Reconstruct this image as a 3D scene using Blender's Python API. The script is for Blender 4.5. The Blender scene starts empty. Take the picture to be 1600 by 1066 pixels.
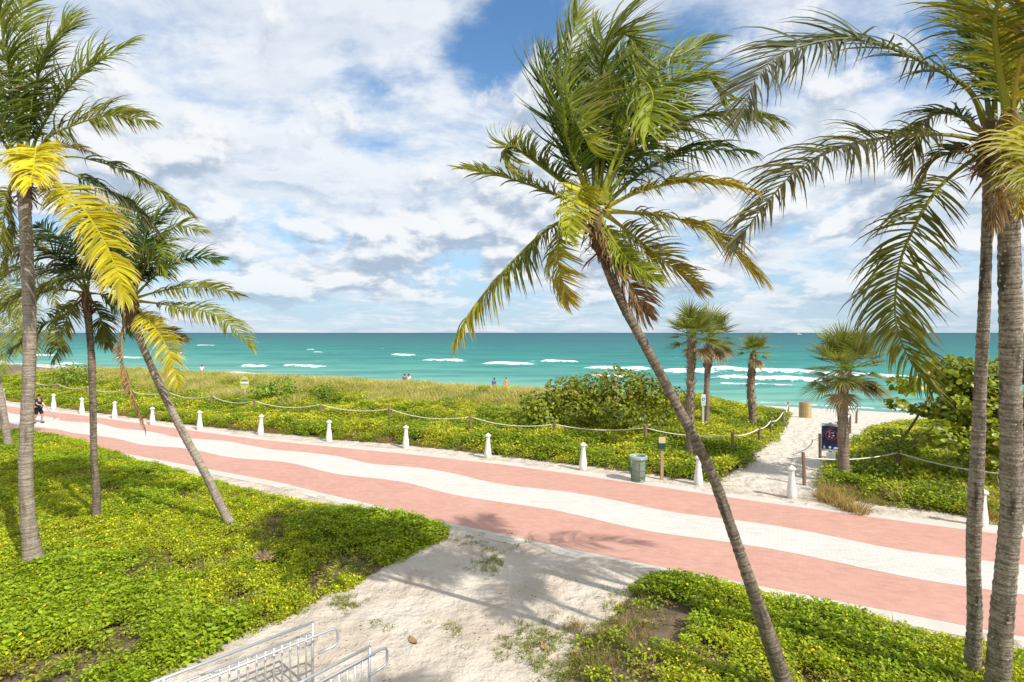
import bpy, bmesh, math, random
import numpy as np
from mathutils import Vector, Matrix

rng = np.random.default_rng(7)
random.seed(7)
SC = bpy.context.scene
COL = SC.collection

# ------------------------------------------------------------------ camera
FPX, CX, CY, HCAM = 850.0, 800.0, 533.0, 5.3
PITCH = math.atan(13 / FPX)
cam = bpy.data.cameras.new('camera')
cam.sensor_width = 36.0
cam.lens = FPX / 1600.0 * 36.0
cam.clip_start = 0.05
cam.clip_end = 90000
camo = bpy.data.objects.new('camera', cam)
COL.objects.link(camo)
camo.location = (0, 0, HCAM)
camo.rotation_euler = (math.pi / 2 - PITCH, 0, 0)
SC.camera = camo

# ------------------------------------------------------------------ light
SUN_EL = math.radians(43)
SUN_AZ = math.atan2(0.73, -0.68)          # from +Y towards +X
sund = Vector((math.sin(SUN_AZ) * math.cos(SUN_EL), math.cos(SUN_AZ) * math.cos(SUN_EL), math.sin(SUN_EL)))
sun = bpy.data.lights.new('sun', 'SUN')
sun.energy = 5.0
sun.angle = math.radians(0.5)
sun.color = (1.0, 0.95, 0.87)
suno = bpy.data.objects.new('sun', sun)
COL.objects.link(suno)
suno.rotation_euler = sund.to_track_quat('Z', 'Y').to_euler()
suno.location = (30, -30, 40)

SC.view_settings.view_transform = 'Standard'
SC.view_settings.look = 'None'
SC.view_settings.exposure = 0.18
SC.view_settings.gamma = 1.0
SC.view_settings.use_curve_mapping = False
SC.cycles.use_denoising = True
SC.cycles.max_bounces = 6
SC.cycles.diffuse_bounces = 3
SC.cycles.transparent_max_bounces = 8


def N(nt, kind, **kw):
    n = nt.nodes.new(kind)
    for k, v in kw.items():
        if k.startswith('i_'):
            key = k[2:]
            key = int(key) if key.isdigit() else key.replace('_', ' ')
            n.inputs[key].default_value = v
        else:
            setattr(n, k, v)
    return n


def math_node(nt, op, a, b=None, c=None, clamp=False):
    n = nt.nodes.new('ShaderNodeMath')
    n.operation = op
    n.use_clamp = clamp
    for i, v in enumerate((a, b, c)):
        if v is None:
            continue
        if isinstance(v, (int, float)):
            n.inputs[i].default_value = v
        else:
            nt.links.new(v, n.inputs[i])
    return n.outputs[0]


def mix_col(nt, fac, a, b, blend='MIX'):
    n = nt.nodes.new('ShaderNodeMix')
    n.data_type = 'RGBA'
    n.blend_type = blend
    for i, v in ((0, fac), (6, a), (7, b)):
        if isinstance(v, (int, float)):
            n.inputs[i].default_value = v
        elif isinstance(v, (tuple, list)):
            n.inputs[i].default_value = tuple(v) + (1,) if len(v) == 3 else v
        else:
            nt.links.new(v, n.inputs[i])
    return n.outputs[2]


def smooth(nt, val, lo, hi):
    n = nt.nodes.new('ShaderNodeMapRange')
    n.interpolation_type = 'SMOOTHSTEP'
    n.inputs[1].default_value = lo
    n.inputs[2].default_value = hi
    n.inputs[3].default_value = 0
    n.inputs[4].default_value = 1
    nt.links.new(val, n.inputs[0])
    return n.outputs[0]


# ------------------------------------------------------------------ sky
def build_world():
    w = bpy.data.worlds.new('World')
    SC.world = w
    w.use_nodes = True
    nt = w.node_tree
    nt.nodes.clear()
    L = nt.links.new
    out = N(nt, 'ShaderNodeOutputWorld')
    bg = N(nt, 'ShaderNodeBackground')
    L(bg.outputs[0], out.inputs[0])
    sky = N(nt, 'ShaderNodeTexSky', sky_type='NISHITA', sun_disc=False)
    sky.sun_elevation = SUN_EL
    sky.sun_rotation = SUN_AZ
    sky.air_density = 1.0
    sky.dust_density = 0.4
    sky.ozone_density = 2.0
    tc = N(nt, 'ShaderNodeTexCoord')
    sep = N(nt, 'ShaderNodeSeparateXYZ')
    L(tc.outputs['Generated'], sep.inputs[0])
    z = math_node(nt, 'MAXIMUM', sep.outputs[2], 0.0)
    zc = math_node(nt, 'ADD', z, 0.055)
    cx = math_node(nt, 'DIVIDE', sep.outputs[0], zc)
    cy = math_node(nt, 'DIVIDE', sep.outputs[1], zc)

    def pvec(ox, oy, sx, sy):
        c = N(nt, 'ShaderNodeCombineXYZ')
        L(math_node(nt, 'MULTIPLY_ADD', cx, sx, ox), c.inputs[0])
        L(math_node(nt, 'MULTIPLY_ADD', cy, sy, oy), c.inputs[1])
        return c.outputs[0]

    def noise(vec, scale, detail, rough, dist=0.0):
        n = N(nt, 'ShaderNodeTexNoise')
        n.inputs['Scale'].default_value = scale
        n.inputs['Detail'].default_value = detail
        n.inputs['Roughness'].default_value = rough
        n.inputs['Distortion'].default_value = dist
        L(vec, n.inputs['Vector'])
        return n.outputs[0]

    # high broken sheet
    zs = math_node(nt, 'ADD', z, 0.16)
    sx_ = math_node(nt, 'DIVIDE', sep.outputs[0], zs)
    sy_ = math_node(nt, 'DIVIDE', sep.outputs[1], zs)

    def svec(ox, oy, k=1.0):
        c = N(nt, 'ShaderNodeCombineXYZ')
        L(math_node(nt, 'MULTIPLY_ADD', sx_, k, ox), c.inputs[0])
        L(math_node(nt, 'MULTIPLY_ADD', sy_, k, oy), c.inputs[1])
        return c.outputs[0]
    n1 = noise(svec(3.1, 7.7), 1.25, 14, 0.62, 0.2)
    n1b = noise(svec(3.1 + 0.07, 7.7 - 0.07), 1.25, 14, 0.62, 0.2)
    dens = n1
    for (px_, py_, rad, amt) in ((765, 60, 0.12, 0.17), (850, 25, 0.11, 0.17), (1085, 35, 0.12, 0.15), (540, 85, 0.09, 0.07),
                                 (1450, 40, 0.12, 0.09)):
        a, b = (px_ - CX) / FPX, -(py_ - CY) / FPX
        d = Vector((a, math.cos(PITCH) + b * math.sin(PITCH), -math.sin(PITCH) + b * math.cos(PITCH))).normalized()
        vd = N(nt, 'ShaderNodeVectorMath', operation='DISTANCE')
        L(tc.outputs['Generated'], vd.inputs[0])
        vd.inputs[1].default_value = d
        m = N(nt, 'ShaderNodeMapRange', interpolation_type='SMOOTHSTEP')
        m.inputs[1].default_value = 0
        m.inputs[2].default_value = rad
        m.inputs[3].default_value = amt
        m.inputs[4].default_value = 0
        L(vd.outputs['Value'], m.inputs[0])
        dens = math_node(nt, 'SUBTRACT', dens, m.outputs[0])
    thin = N(nt, 'ShaderNodeMapRange', interpolation_type='SMOOTHSTEP')
    thin.inputs[1].default_value = 0.02
    thin.inputs[2].default_value = 0.26
    thin.inputs[3].default_value = -0.05
    thin.inputs[4].default_value = 0.105
    L(z, thin.inputs[0])
    dens = math_node(nt, 'ADD', dens, thin.outputs[0])
    c1 = smooth(nt, dens, 0.40, 0.62)
    # low cumulus puffs with flat grey bases
    zp = math_node(nt, 'ADD', z, 0.13)

    def cvec(dz, off):
        c = N(nt, 'ShaderNodeCombineXYZ')
        hh = math_node(nt, 'SQRT', math_node(nt, 'MAXIMUM', math_node(nt, 'SUBTRACT', 1.0, math_node(nt, 'MULTIPLY', sep.outputs[2], sep.outputs[2])), .01))
        L(math_node(nt, 'ADD', math_node(nt, 'MULTIPLY', math_node(nt, 'DIVIDE', sep.outputs[0], hh), 5.5), off), c.inputs[0])
        L(math_node(nt, 'MULTIPLY', math_node(nt, 'DIVIDE', sep.outputs[1], hh), 5.5), c.inputs[1])
        L(math_node(nt, 'MULTIPLY', math_node(nt, 'LOGARITHM', math_node(nt, 'ADD', zp, dz), 2.718), 3.2), c.inputs[2])
        return c.outputs[0]
    n2 = noise(cvec(0, 4.4), 1.15, 10, 0.56, 0.1)
    n2b = noise(cvec(0.022, 4.4 + .03), 1.15, 10, 0.56, 0.1)
    lowm = N(nt, 'ShaderNodeMapRange', interpolation_type='SMOOTHSTEP')
    lowm.inputs[1].default_value = 0.20
    lowm.inputs[2].default_value = 0.48
    lowm.inputs[3].default_value = 0.0
    lowm.inputs[4].default_value = 0.10
    L(z, lowm.inputs[0])
    c2 = smooth(nt, math_node(nt, 'SUBTRACT', n2, lowm.outputs[0]), 0.44, 0.55)
    lit1 = smooth(nt, math_node(nt, 'SUBTRACT', n1, n1b), -0.05, 0.05)
    core1 = smooth(nt, n1, 0.50, 0.68)
    g1 = math_node(nt, 'MULTIPLY', math_node(nt, 'MULTIPLY_ADD', core1, .75, .25), math_node(nt, 'SUBTRACT', 1.0, math_node(nt, 'MULTIPLY', lit1, 0.75)))
    col1 = mix_col(nt, g1, (0.82, 0.85, 0.885), (0.38, 0.49, 0.64))
    lit2 = smooth(nt, math_node(nt, 'SUBTRACT', n2, n2b), -0.075, 0.06)
    col2 = mix_col(nt, lit2, (0.36, 0.45, 0.58), (0.83, 0.85, 0.87))
    skyc = N(nt, 'ShaderNodeVectorMath', operation='SCALE')
    L(sky.outputs[0], skyc.inputs[0])
    skyc.inputs['Scale'].default_value = 0.145
    skyt = mix_col(nt, 1.0, skyc.outputs[0], (.74, 1.0, 1.12), 'MULTIPLY')
    hz = N(nt, 'ShaderNodeMapRange', interpolation_type='SMOOTHERSTEP')
    hz.inputs[1].default_value = -0.02
    hz.inputs[2].default_value = 0.34
    hz.inputs[3].default_value = 0.85
    hz.inputs[4].default_value = 0.0
    L(sep.outputs[2], hz.inputs[0])
    base = mix_col(nt, hz.outputs[0], skyt, (0.44, 0.57, 0.72))
    m1 = mix_col(nt, math_node(nt, 'MULTIPLY', c1, 0.95), base, col1)
    fade = smooth(nt, z, 0.0, 0.10)
    m2 = mix_col(nt, math_node(nt, 'MULTIPLY', math_node(nt, 'MULTIPLY', c2, 0.9), math_node(nt, 'MULTIPLY_ADD', fade, 0.75, 0.25)), m1, col2)
    L(m2, bg.inputs[0])
    bg.inputs[1].default_value = 1.0


build_world()


# ------------------------------------------------------------------ pixel helpers
CP, SP = math.cos(PITCH), math.sin(PITCH)


def ray(x, y):
    a, b = (x - CX) / FPX, -(y - CY) / FPX
    return np.array([a, CP + b * SP, -SP + b * CP])


def px(x, y, z=0.0):
    d = ray(x, y)
    return d * ((z - HCAM) / d[2]) + np.array([0, 0, HCAM])


def pd(x, y, D):
    d = ray(x, y)
    return d * (D / d[1]) + np.array([0, 0, HCAM])


TT = np.array([2, -1]) / 5 ** .5
NN = np.array([1, 2]) / 5 ** .5
OO = np.array([0, 21.9])


def us2xy(u, s):
    u, s = np.asarray(u, float), np.asarray(s, float)
    return OO[0] + u * TT[0] + s * NN[0], OO[1] + u * TT[1] + s * NN[1]


def xy2us(x, y):
    x, y = np.asarray(x, float) - OO[0], np.asarray(y, float) - OO[1]
    return x * TT[0] + y * TT[1], x * NN[0] + y * NN[1]


def sstep(a, b, x):
    t = np.clip((np.asarray(x, float) - a) / (b - a), 0, 1)
    return t * t * (3 - 2 * t)


_lat = np.random.default_rng(3).random((256, 256))


def vnoise(x, y):
    x, y = np.asarray(x, float), np.asarray(y, float)
    xi, yi = np.floor(x).astype(int), np.floor(y).astype(int)
    fx, fy = x - xi, y - yi
    fx, fy = fx * fx * (3 - 2 * fx), fy * fy * (3 - 2 * fy)
    g = lambda a, b: _lat[a % 256, b % 256]
    return (g(xi, yi) * (1 - fx) + g(xi + 1, yi) * fx) * (1 - fy) + (g(xi, yi + 1) * (1 - fx) + g(xi + 1, yi + 1) * fx) * fy


def fbm(x, y, o=4):
    r, a, t = 0, 1, 0
    for i in range(o):
        r = r + a * vnoise(x * 2 ** i + 17 * i, y * 2 ** i + 5 * i)
        t += a
        a *= .5
    return r / t


# edge of the promenade in (u, s)
B_U = [-80, -43.7, -35, -31, -27, -22.7, -18.65, -14.4, -10, -5.74, -1.37, 2.9, 7.15, 10, 14.7, 40]
B_S = [0.2, 0.1, -.2, -.35, -.5, -.6, -.55, -.3, 0.06, .45, .45, .33, .22, -.02, -.35, -.9]


def far_edge(u):
    return np.interp(u, B_U, B_S)


def red_far(u):
    return np.interp(u, [-80, -28.8, -18.8, -13.6, -11, -4.4, .14, 2.9, 5.3, 7.5, 9.4, 13.4, 40], [-.8, -.85, -1.1, -1.15, -1.0, -.45, -.3, -.45, -.65, -.85, -.98, -1.12, -1.5])


def red_near(u):
    return np.interp(u, [-80, -30, -6.1, -3.9, -2.1, 1.5, 3.5, 5.3, 7, 12.7, 40], [-5.5, -5.6, -6.12, -6.38, -6.52, -6.9, -7.0, -7.1, -7.15, -7.2, -7.5])


def dune_mask(u, s):
    left = np.interp(s, [0, 2, 5, 9, 13, 19, 30], [7.6, 8.0, 8.6, 9.3, 9.7, 10.1, 10.3])
    right = np.interp(s, [0, 2, 6, 10, 19], [10.6, 10.9, 11.5, 12.8, 15.5])
    return left, right


def ground_z(x, y):
    u, s = xy2us(x, y)
    z = np.interp(s, [-1e6, 15, 24, 34, 60, 120, 1e6], [0, 0, -.45, -1.2, -2.6, -6, -12])
    crest = np.interp(s, [0, 2.5, 4.5, 8, 12, 15, 19, 24], [0, .02, .10, .55, 1.0, .95, .45, 0])
    l, r = dune_mask(u, s)
    m = np.maximum(sstep(l + 1.0, l - 4.5, u), .35 * sstep(r - .5, r + 5, u))
    z = z + crest * m * (0.85 + .4 * fbm(x * .17, y * .17, 3))
    # trampled sand in front
    fr = sstep(-7.6, -8.4, s)
    z = z + fr * (.05 * (fbm(x * 1.1, y * 1.1, 4) - .5) + .04 * (fbm(x * 3, y * 3, 2) - .5))
    bs = sstep(.6, 1.6, s) * sstep(34, 30, s)
    z = z + bs * .10 * (fbm(x * .9 + 40, y * .9, 4) - .5)
    rn, rf = red_near(u) - .44, red_far(u) + .6
    z = z + .05 * np.exp(-((s - rn) / .3) ** 2) * sstep(.44, .62, fbm(x * .9 + 11, y * .9, 3)) + .05 * np.exp(-((s - rf) / .3) ** 2) * sstep(.46, .62, fbm(x * .9 + 31, y * .9, 3))
    return z - 0.012


# ------------------------------------------------------------------ mesh helpers
def mesh_obj(name, verts, faces, mats, parent=None, col=None, uv=None, smooth_=False, mi=None):
    me = bpy.data.meshes.new(name)
    me.from_pydata([tuple(map(float, v)) for v in verts], [], [tuple(map(int, f)) for f in faces])
    if not isinstance(mats, (list, tuple)):
        mats = [mats]
    for m in mats:
        me.materials.append(m)
    if mi is not None:
        me.polygons.foreach_set('material_index', np.asarray(mi, np.int32))
    if col is not None:
        a = me.attributes.new('col', 'FLOAT_COLOR', 'POINT')
        c = np.ones((len(verts), 4), np.float32)
        c[:, :3] = col
        a.data.foreach_set('color', c.ravel())
    if uv is not None:
        ul = me.uv_layers.new(name='UVMap')
        li = np.empty(len(me.loops), np.int32)
        me.loops.foreach_get('vertex_index', li)
        ul.data.foreach_set('uv', np.asarray(uv, np.float32)[li].ravel())
    if smooth_:
        me.polygons.foreach_set('use_smooth', np.ones(len(me.polygons), bool))
    me.update()
    o = bpy.data.objects.new(name, me)
    COL.objects.link(o)
    if parent is not None:
        o.parent = parent
    return o


class MB:
    """collects shapes for one mesh (numpy lists)"""

    def __init__(self):
        self.v, self.f, self.c, self.uv, self.mi, self.n = [], [], [], [], [], 0

    def add(self, v, f, col=(1, 1, 1), uv=None, mi=0):
        v = np.asarray(v, float)
        self.v.append(v)
        c = np.empty((len(v), 3))
        c[:] = col
        self.c.append(c)
        self.uv.append(np.zeros((len(v), 2)) if uv is None else np.asarray(uv, float))
        for q in f:
            self.f.append(tuple(int(i) + self.n for i in q))
            self.mi.append(mi)
        self.n += len(v)

    def build(self, name, mats, parent=None, smooth_=False):
        return mesh_obj(name, np.vstack(self.v), self.f, mats, parent, np.vstack(self.c), np.vstack(self.uv), smooth_, self.mi)

    def box(self, c, size, col=(1, 1, 1), rz=0.0, mi=0, R=None):
        sx, sy, sz = np.asarray(size) / 2
        v = np.array([(a * sx, b * sy, d * sz) for a in (-1, 1) for b in (-1, 1) for d in (-1, 1)])
        if R is None:
            cc, ss = math.cos(rz), math.sin(rz)
            R = np.array([[cc, -ss, 0], [ss, cc, 0], [0, 0, 1]])
        v = v @ np.asarray(R).T + np.asarray(c)
        self.add(v, [(0, 1, 3, 2), (4, 6, 7, 5), (0, 4, 5, 1), (2, 3, 7, 6), (0, 2, 6, 4), (1, 5, 7, 3)], col, mi=mi)

    def tube(self, P, R, k=8, col=(1, 1, 1), cap=True, mi=0, ov=1.0):
        P = np.asarray(P, float)
        n = len(P)
        R = np.full(n, R) if np.isscalar(R) else np.asarray(R, float)
        T = np.gradient(P, axis=0)
        T /= np.linalg.norm(T, axis=1)[:, None] + 1e-12
        a = np.array([0, 0, 1.]) if abs(T[0][2]) < .9 else np.array([1., 0, 0])
        U = np.cross(T[0], a)
        U /= np.linalg.norm(U)
        ang = np.arange(k) / k * 2 * math.pi
        vs, uvs = [], []
        ln = np.concatenate([[0], np.cumsum(np.linalg.norm(np.diff(P, axis=0), axis=1))])
        for i in range(n):
            U = U - T[i] * (U @ T[i])
            U /= np.linalg.norm(U)
            V = np.cross(T[i], U)
            vs.append(P[i] + R[i] * (np.cos(ang)[:, None] * U + ov * np.sin(ang)[:, None] * V))
            uvs.append(np.stack([np.abs(ang / math.pi - 1), np.full(k, ln[i])], 1))
        f = [(i * k + j, i * k + (j + 1) % k, (i + 1) * k + (j + 1) % k, (i + 1) * k + j) for i in range(n - 1) for j in range(k)]
        if cap:
            f.append(tuple(range(k))[::-1])
            f.append(tuple(range((n - 1) * k, n * k)))
        self.add(np.vstack(vs), f, col, np.vstack(uvs), mi)

    def lathe(self, prof, k=16, center=(0, 0, 0), col=(1, 1, 1), mi=0, close=True):
        ang = np.arange(k) / k * 2 * math.pi
        v = [np.stack([r * np.cos(ang), r * np.sin(ang), np.full(k, z)], 1) for r, z in prof]
        n = len(prof)
        f = [(i * k + j, i * k + (j + 1) % k, (i + 1) * k + (j + 1) % k, (i + 1) * k + j) for i in range(n - 1) for j in range(k)]
        if close:
            f.append(tuple(range(k))[::-1])
            f.append(tuple(range((n - 1) * k, n * k)))
        self.add(np.vstack(v) + np.asarray(center), f, col, mi=mi)


def tag(o, label=None, cat=None, group=None, kind=None):
    if label:
        o['label'] = label
    if cat:
        o['category'] = cat
    if group:
        o['group'] = group
    if kind:
        o['kind'] = kind
    return o


def empty(name, loc, label=None, cat=None, group=None):
    o = bpy.data.objects.new(name, None)
    o.location = tuple(map(float, loc))
    o.empty_display_size = .1
    COL.objects.link(o)
    return tag(o, label, cat, group)


def part(mb, name, mats, root, smooth_=False):
    """build a part whose coordinates are world coordinates, parented to root"""
    o = mb.build(name, mats, None, smooth_)
    o.parent = root
    r = root
    off = Vector((0, 0, 0))
    while r is not None:
        off += Vector(r.location)
        r = r.parent
    o.location = -off
    return o


def copy_tree(o, parent=None, loc=None):
    c = o.copy()
    COL.objects.link(c)
    c.parent = parent
    if loc is not None:
        c.location = tuple(map(float, loc))
    for ch in o.children:
        copy_tree(ch, c)
    return c


def catmull(P, m):
    P = np.asarray(P, float)
    Q = np.vstack([2 * P[0] - P[1], P, 2 * P[-1] - P[-2]])
    out = []
    n = len(P) - 1
    for t in np.linspace(0, n, m):
        i = min(int(t), n - 1)
        f = t - i
        a, b, c, d = Q[i:i + 4]
        out.append(.5 * (2 * b + (c - a) * f + (2 * a - 5 * b + 4 * c - d) * f ** 2 + (3 * b - a - 3 * c + d) * f ** 3))
    return np.array(out)


# ------------------------------------------------------------------ materials
def new_mat(name):
    m = bpy.data.materials.new(name)
    m.use_nodes = True
    nt = m.node_tree
    nt.nodes.clear()
    out = N(nt, 'ShaderNodeOutputMaterial')
    return m, nt, out


def princ(nt, out, rough=.7, spec=.3, metal=0.0):
    b = N(nt, 'ShaderNodeBsdfPrincipled')
    b.inputs['Roughness'].default_value = rough
    b.inputs['Specular IOR Level'].default_value = spec
    b.inputs['Metallic'].default_value = metal
    nt.links.new(b.outputs[0], out.inputs[0])
    return b


def tex_noise(nt, scale, detail=4, rough=.55, vec=None):
    n = N(nt, 'ShaderNodeTexNoise')
    n.inputs['Scale'].default_value = scale
    n.inputs['Detail'].default_value = detail
    n.inputs['Roughness'].default_value = rough
    if vec is not None:
        nt.links.new(vec, n.inputs['Vector'])
    return n.outputs[0]


def geo_pos(nt):
    return N(nt, 'ShaderNodeNewGeometry').outputs['Position']


def bump(nt, h, strength, dist, b):
    n = N(nt, 'ShaderNodeBump')
    n.inputs['Strength'].default_value = strength
    n.inputs['Distance'].default_value = dist
    nt.links.new(h, n.inputs['Height'])
    nt.links.new(n.outputs[0], b.inputs['Normal'])


def plain(name, c, rough=.6, spec=.3, metal=0.0, var=.12, nscale=6.0, c2=None, bmp=0.0):
    m, nt, out = new_mat(name)
    b = princ(nt, out, rough, spec, metal)
    tc = N(nt, 'ShaderNodeTexCoord')
    n = tex_noise(nt, nscale, 5, .6, tc.outputs['Object'])
    c2 = c2 or tuple(x * (1 - 2.2 * var) for x in c)
    nt.links.new(mix_col(nt, smooth(nt, n, .35, .7), c, c2), b.inputs[0])
    if bmp:
        bump(nt, n, .5, bmp, b)
    return m


def leaf_mat(name, trans=.35, rough=.45, spec=.35, jit=.25):
    """leaf colour comes from the 'col' attribute; every leaf varies a little"""
    m, nt, out = new_mat(name)
    a = N(nt, 'ShaderNodeAttribute', attribute_name='col')
    g = N(nt, 'ShaderNodeNewGeometry')
    oi = N(nt, 'ShaderNodeObjectInfo')
    r = math_node(nt, 'MULTIPLY_ADD', g.outputs['Random Per Island'], 2 * jit, 1 - jit)
    r2 = math_node(nt, 'MULTIPLY_ADD', oi.outputs['Random'], .36, .82)
    k = math_node(nt, 'MULTIPLY', r, r2)
    sc = N(nt, 'ShaderNodeVectorMath', operation='SCALE')
    nt.links.new(a.outputs['Color'], sc.inputs[0])
    nt.links.new(k, sc.inputs['Scale'])
    b = N(nt, 'ShaderNodeBsdfPrincipled')
    b.inputs['Roughness'].default_value = rough
    b.inputs['Specular IOR Level'].default_value = spec
    nt.links.new(sc.outputs[0], b.inputs[0])
    t = N(nt, 'ShaderNodeBsdfTranslucent')
    warm = mix_col(nt, 1.0, sc.outputs[0], (1.25, 1.15, .55), 'MULTIPLY')
    nt.links.new(warm, t.inputs[0])
    mx = N(nt, 'ShaderNodeMixShader')
    mx.inputs[0].default_value = trans
    nt.links.new(b.outputs[0], mx.inputs[1])
    nt.links.new(t.outputs[0], mx.inputs[2])
    nt.links.new(mx.outputs[0], out.inputs[0])
    return m


M_LEAF = leaf_mat('palm_leaf', .30, .42, .3, .25)
M_COVER = leaf_mat('cover_leaf', .42, .5, .3, .5)
M_GRASS = leaf_mat('grass_blade', .42, .6, .2, .45)
M_BUSH = leaf_mat('bush_leaf', .35, .38, .45, .38)


def make_sand():
    m, nt, out = new_mat('sand_ground')
    b = princ(nt, out, .95, .1)
    p = geo_pos(nt)
    at = N(nt, 'ShaderNodeAttribute', attribute_name='col')
    sp = N(nt, 'ShaderNodeSeparateColor')
    nt.links.new(at.outputs['Color'], sp.inputs[0])
    n1 = tex_noise(nt, .7, 6, .6, p)
    n2 = tex_noise(nt, 9, 5, .65, p)
    c = mix_col(nt, smooth(nt, n1, .35, .68), (.60, .53, .445), (.48, .405, .32))
    c = mix_col(nt, math_node(nt, 'MULTIPLY', smooth(nt, n2, .55, .75), .35), c, (.36, .29, .22))
    # clean white beach sand (r = 1), dark soil under planting (g = 1)
    c = mix_col(nt, sp.outputs[0], c, mix_col(nt, n2, (.64, .59, .52), (.55, .49, .41)))
    soil = mix_col(nt, n2, (.22, .165, .11), (.10, .075, .045))
    fac = smooth(nt, math_node(nt, 'ADD', sp.outputs[1], math_node(nt, 'MULTIPLY_ADD', n2, .7, -.35)), .35, .65)
    c = mix_col(nt, fac, c, soil)
    # leaf litter and crumbs
    v = N(nt, 'ShaderNodeTexVoronoi')
    v.inputs['Scale'].default_value = 8
    nt.links.new(p, v.inputs['Vector'])
    crumb = math_node(nt, 'LESS_THAN', v.outputs['Distance'], .15)
    crumb = math_node(nt, 'MULTIPLY', crumb, math_node(nt, 'MULTIPLY', sp.outputs[2], smooth(nt, n1, .45, .6)))
    c = mix_col(nt, crumb, c, (.16, .11, .06))
    nt.links.new(c, b.inputs[0])
    n3 = tex_noise(nt, 5, 6, .6, p)
    ft = N(nt, 'ShaderNodeTexVoronoi', feature='SMOOTH_F1')
    ft.inputs['Scale'].default_value = 2.4
    ft.inputs['Smoothness'].default_value = .6
    nt.links.new(p, ft.inputs['Vector'])
    hgt = math_node(nt, 'ADD', n3, math_node(nt, 'MULTIPLY', n2, .35))
    hgt = math_node(nt, 'ADD', hgt, math_node(nt, 'MULTIPLY', ft.outputs['Distance'], 1.1))
    bump(nt, hgt, 1.0, .11, b)
    return m


def make_paver(name, c1, c2, mortar, sc=1.0):
    m, nt, out = new_mat(name)
    b = princ(nt, out, .85, .2)
    p = geo_pos(nt)
    mp = N(nt, 'ShaderNodeMapping')
    mp.inputs['Rotation'].default_value = (0, 0, math.atan2(1, 2))
    nt.links.new(p, mp.inputs['Vector'])
    br = N(nt, 'ShaderNodeTexBrick')
    br.inputs['Scale'].default_value = 1.0
    br.inputs['Brick Width'].default_value = .21
    br.inputs['Row Height'].default_value = .105
    br.inputs['Mortar Size'].default_value = .004
    br.inputs['Color1'].default_value = c1 + (1,)
    br.inputs['Color2'].default_value = c2 + (1,)
    br.inputs['Mortar'].default_value = mortar + (1,)
    nt.links.new(mp.outputs[0], br.inputs['Vector'])
    n1 = tex_noise(nt, .55, 6, .65, p)
    n2 = tex_noise(nt, 14, 4, .6, p)
    c = mix_col(nt, math_node(nt, 'MULTIPLY', smooth(nt, n1, .42, .75), .35), br.outputs[0], tuple(min(1, x * 1.12 + .02) for x in c1))
    c = mix_col(nt, math_node(nt, 'MULTIPLY', smooth(nt, n2, .55, .8), .22), c, tuple(x * .7 for x in c2))
    # sand blown on to the paving
    mp2 = N(nt, 'ShaderNodeMapping')
    mp2.inputs['Rotation'].default_value = (0, 0, math.atan2(1, 2))
    mp2.inputs['Scale'].default_value = (.5, 1.7, 1)
    nt.links.new(p, mp2.inputs['Vector'])
    n3 = tex_noise(nt, 1.1, 7, .7, mp2.outputs[0])
    c = mix_col(nt, math_node(nt, 'MULTIPLY', smooth(nt, n3, .60, .76), .55), c, (.58, .51, .43))
    n4 = tex_noise(nt, 2.6, 8, .7, mp2.outputs[0])
    c = mix_col(nt, math_node(nt, 'MULTIPLY', smooth(nt, n4, .50, .70), .34), c, tuple(x * .62 for x in c2))
    nt.links.new(c, b.inputs[0])
    bump(nt, br.outputs['Fac'], -.5, .004, b)
    return m


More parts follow.
